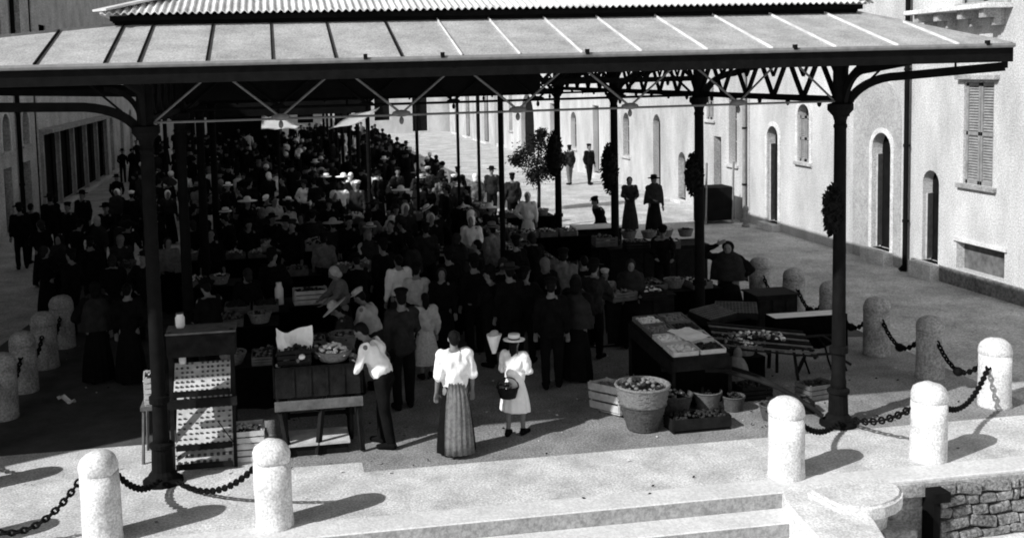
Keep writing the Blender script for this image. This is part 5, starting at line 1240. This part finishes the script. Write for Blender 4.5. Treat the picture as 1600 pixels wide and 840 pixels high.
def mass_person(bm, x, y, h, rz, fem, lean):
    M_ = Matrix.Translation((x, y, 0)) @ Matrix.Rotation(rz, 4, 'Z') @ Matrix.Scale(h/1.7, 4); st = len(bm.verts); a0 = len(bm.faces)
    if fem: lathe(bm, [(.3, 0), (.24, .5), (.14, 1.05)], 9, sy=.8)
    else:
        for s_ in (-1, 1): tube(bm, [(s_*.1, 0, 0), (s_*.1, 0, .5), (s_*.09, 0, .95)], [.06, .075, .1], 6)
    tube(bm, [(0, 0, .9), (0, lean*.3, 1.2), (0, lean*.7, 1.42), (0, lean*.8, 1.5)], [.15, .18, .19, .06], 8)
    for s_ in (-1, 1): tube(bm, [(s_*.2, lean*.6, 1.4), (s_*.26, lean*.6, 1.12), (s_*.2, .18, .95)], [.065, .055, .035], 6)
    a1 = len(bm.faces); ell(bm, (0, lean, 1.61), (.08, .095, .115), 7, 6); a2 = len(bm.faces)
    k_ = random.random()
    if k_ < .5: lathe(bm, [(.17, 1.66+lean*0), (.17, 1.675), (.1, 1.68), (.09, 1.78), (0, 1.79)], 9, (0, lean, 0))
    else: ell(bm, (0, lean-.02, 1.65), (.1, .11, .1), 7, 6)
    bm.verts.ensure_lookup_table(); bm.faces.ensure_lookup_table()
    for v_ in bm.verts[st:]: v_.co = M_ @ v_.co
    tone = random.choice((0,)*8+(1, 1, 2, 3)); ht = random.choice((0, 0, 0, 0, 0, 1, 2, 3))
    for i in range(a0, a1): bm.faces[i].material_index = tone
    for i in range(a1, a2): bm.faces[i].material_index = 4
    for i in range(a2, len(bm.faces)): bm.faces[i].material_index = ht
bm = B()
for k in range(260):
    y = 24+36*random.random()**1.3; mass_person(bm, random.uniform(-4.2 if y < 40 else -6.3, 8.2), y, random.uniform(1.5, 1.8), random.uniform(0, 6.28), random.random() < .45, random.choice((0, .03, .12)))
me = bpy.data.meshes.new('distant_crowd'); bm.to_mesh(me); bm.free()
for m in (cloth_b, cloth_d, cloth_m, cloth_w, skin): me.materials.append(m)
for f_ in me.polygons: f_.use_smooth = True
o = bpy.data.objects.new('distant_crowd', me); COL.objects.link(o); tag(o, 'dense distant crowd filling the street beyond the first market hall', 'crowd', kind='stuff')
# heaped stalls running back through the hall
k = 0
for (x, y, sx, sy, lab) in ((6.9, 9.3, 1.0, 2.4, 'long stall by the third right column'), (7.1, 13.0, 1.0, 2.6, 'long stall before the rear right column'), (4.4, 10.6, 1.9, 1.0, 'stall across the hall middle'), (1.6, 12.2, 2.2, 1.0, 'stall deep at centre left'),
        (7.3, 17.6, 1.1, 3.0, 'stall beyond the rear right column'), (4.6, 16.4, 2.2, 1.0, 'centre stall between the two halls'), (-1.2, 10.2, 1.6, .9, 'dark stall outside the left columns'), (.8, 18.5, 2.2, 1., 'dark stall between the two halls at left'), (7.2, 22.5, 1.1, 3.2, 'stall at the right front of the farther hall')):
    tt = table(x, y, .84, sx, sy, lab, 0, wood_d, cloth=cloth_b, drop=.7, group='heaped produce stalls')
    nx, ny = max(1, round(sx/.55)), max(1, round(sy/.6))
    for i in range(nx):
        for j in range(ny):
            cx_, cy_ = x-sx/2+sx*(i+.5)/nx, y-sy/2+sy*(j+.5)/ny; fl_ = random.choice(([prod[0]], [prod[1], prod[2]], [prod[0], prod[1]], [prod[2]], [prod[0], prod[2]]))
            where = ' on the '+lab
            if random.random() < .5: crate(cx_, cy_, .845, sx/nx*.9, sy/ny*.88, .14, 'slatted crate'+where, 0, random.choice((wood_m, wood_l)), fl_, group='crates on the heaped stalls', s=.045, dome=.14)
            else: basket(cx_, cy_, .845, min(sx/nx, sy/ny)*.44, .2, 'round basket'+where, wicker, fl_, group='baskets on the heaped stalls')
# slender inner pole and lamps
for k, (px, Y, r_, zt, lab) in enumerate(((783, 8.2, .06, 5.2, 'thick slender iron pole standing in the middle of the hall'), (716, 16.5, .045, 4.4, 'thin pole at the back of the hall'), (652, 17, .05, 4.4, 'thin pole beyond the hall at its left'), (748, 18, .05, 4.4, 'thin pole nearest the thick inner pole, beyond the hall'))):
    p = aty(px, 240, Y); t = thing('iron_pole', lab, 'pole', (p.x, p.y, 0), 0, 'slender inner poles')
    bm = B(); tube(bm, [(0, 0, 0), (0, 0, zt)], r_, 10); obj('pole_shaft', bm, iron, t)
    bm = B(); lathe(bm, [(r_*2.2, 0), (r_*2, .1), (r_*1.1, .25)], 12); obj('foot', bm, iron, t)
    if k == 0:
        bm = B(); bar(bm, (0, 0, zt-.75), (.25, 0, zt-.2), .05, .05); bar(bm, (0, 0, zt-.75), (-.25, 0, zt-.2), .05, .05); obj('strut', bm, iron, t)
# dark bushy tree beyond the hall
p = atz(842, 330, 0); t = thing('bushy_tree', 'small dark bushy tree standing in the bright street beyond the hall', 'tree', (p.x, p.y, 0)); random.seed(9)
bm = B(); tube(bm, [(0, 0, 0), (.03, .02, .9), (-.05, 0, 1.6), (.05, 0, 2.3)], [.07, .06, .045, .02], 8); tube(bm, [(-.02, 0, 1.2), (-.4, .1, 1.9)], [.03, .012], 6); tube(bm, [(0, 0, 1.3), (.4, -.1, 2.0)], [.03, .012], 6); obj('trunk', bm, wood_d, t)
bm = B(); cl = [(0, 0, 2.45, .4), (-.5, .1, 2.0, .42), (.5, 0, 2.05, .45), (0, .1, 1.7, .5), (-.15, 0, 1.25, .35), (.3, .1, 1.4, .35), (-.8, 0, 1.85, .25), (.85, 0, 1.8, .25), (.15, 0, 2.75, .2)]
for k in range(5200):
    c = random.choice(cl); v = Vector([random.gauss(0, .42) for _ in range(3)])*c[3]; c3 = Vector(c[:3])+v; s_ = random.uniform(.03, .07)
    q_ = Vector([random.uniform(-1, 1) for _ in range(3)]).normalized(); u_ = q_.orthogonal().normalized(); w_ = q_.cross(u_)
    bm.faces.new([bm.verts.new(c3+u_*s_), bm.verts.new(c3+w_*s_*.5), bm.verts.new(c3-u_*s_), bm.verts.new(c3-w_*s_*.5)])
obj('crown', bm, leaf, t, rec=False)
bm = B(); random.seed(5)
for k in range(520):
    if k < 330: x, y = random.uniform(.8, 12), random.uniform(-.2, 5)
    else: x, y = random.uniform(-3, 13), random.uniform(-1.8, 9)
    q_ = Vector([random.uniform(-1, 1) for _ in range(3)]); q_.z *= .25; q_.normalize(); u_ = q_.orthogonal().normalized(); s_ = random.uniform(.008, .035)
    c3 = Vector((x, y, .012+s_*.3)); bm.faces.new([bm.verts.new(c3+q_*s_), bm.verts.new(c3+u_*s_*.5), bm.verts.new(c3-q_*s_), bm.verts.new(c3-u_*s_*.5)]); bm.faces.ensure_lookup_table(); bm.faces[-1].material_index = random.choice((0, 1, 2, 2))
me = bpy.data.meshes.new('litter'); bm.to_mesh(me); bm.free()
for m in (straw, cloth_m, wood_d): me.materials.append(m)
o = bpy.data.objects.new('litter', me); COL.objects.link(o); tag(o, 'straw, leaves and scraps scattered over the market floor', 'litter', kind='stuff')
# litter on the paving at left
v = atz(104, 628, 0); t = thing('paper_scrap', 'small white paper scrap on the dark ground at left', 'paper', (v.x, v.y, .0), .9)
bm = B(); g = bmesh.ops.create_grid(bm, x_segments=4, y_segments=4, size=.5)
for v_ in bm.verts: v_.co = Vector((v_.co.x*.12, v_.co.y*.3, .05+.04*math.sin(v_.co.y*6)+.03*math.sin(v_.co.x*9)))
bmesh.ops.solidify(bm, geom=bm.faces[:], thickness=.004); obj('scrap', bm, cloth_w, t)
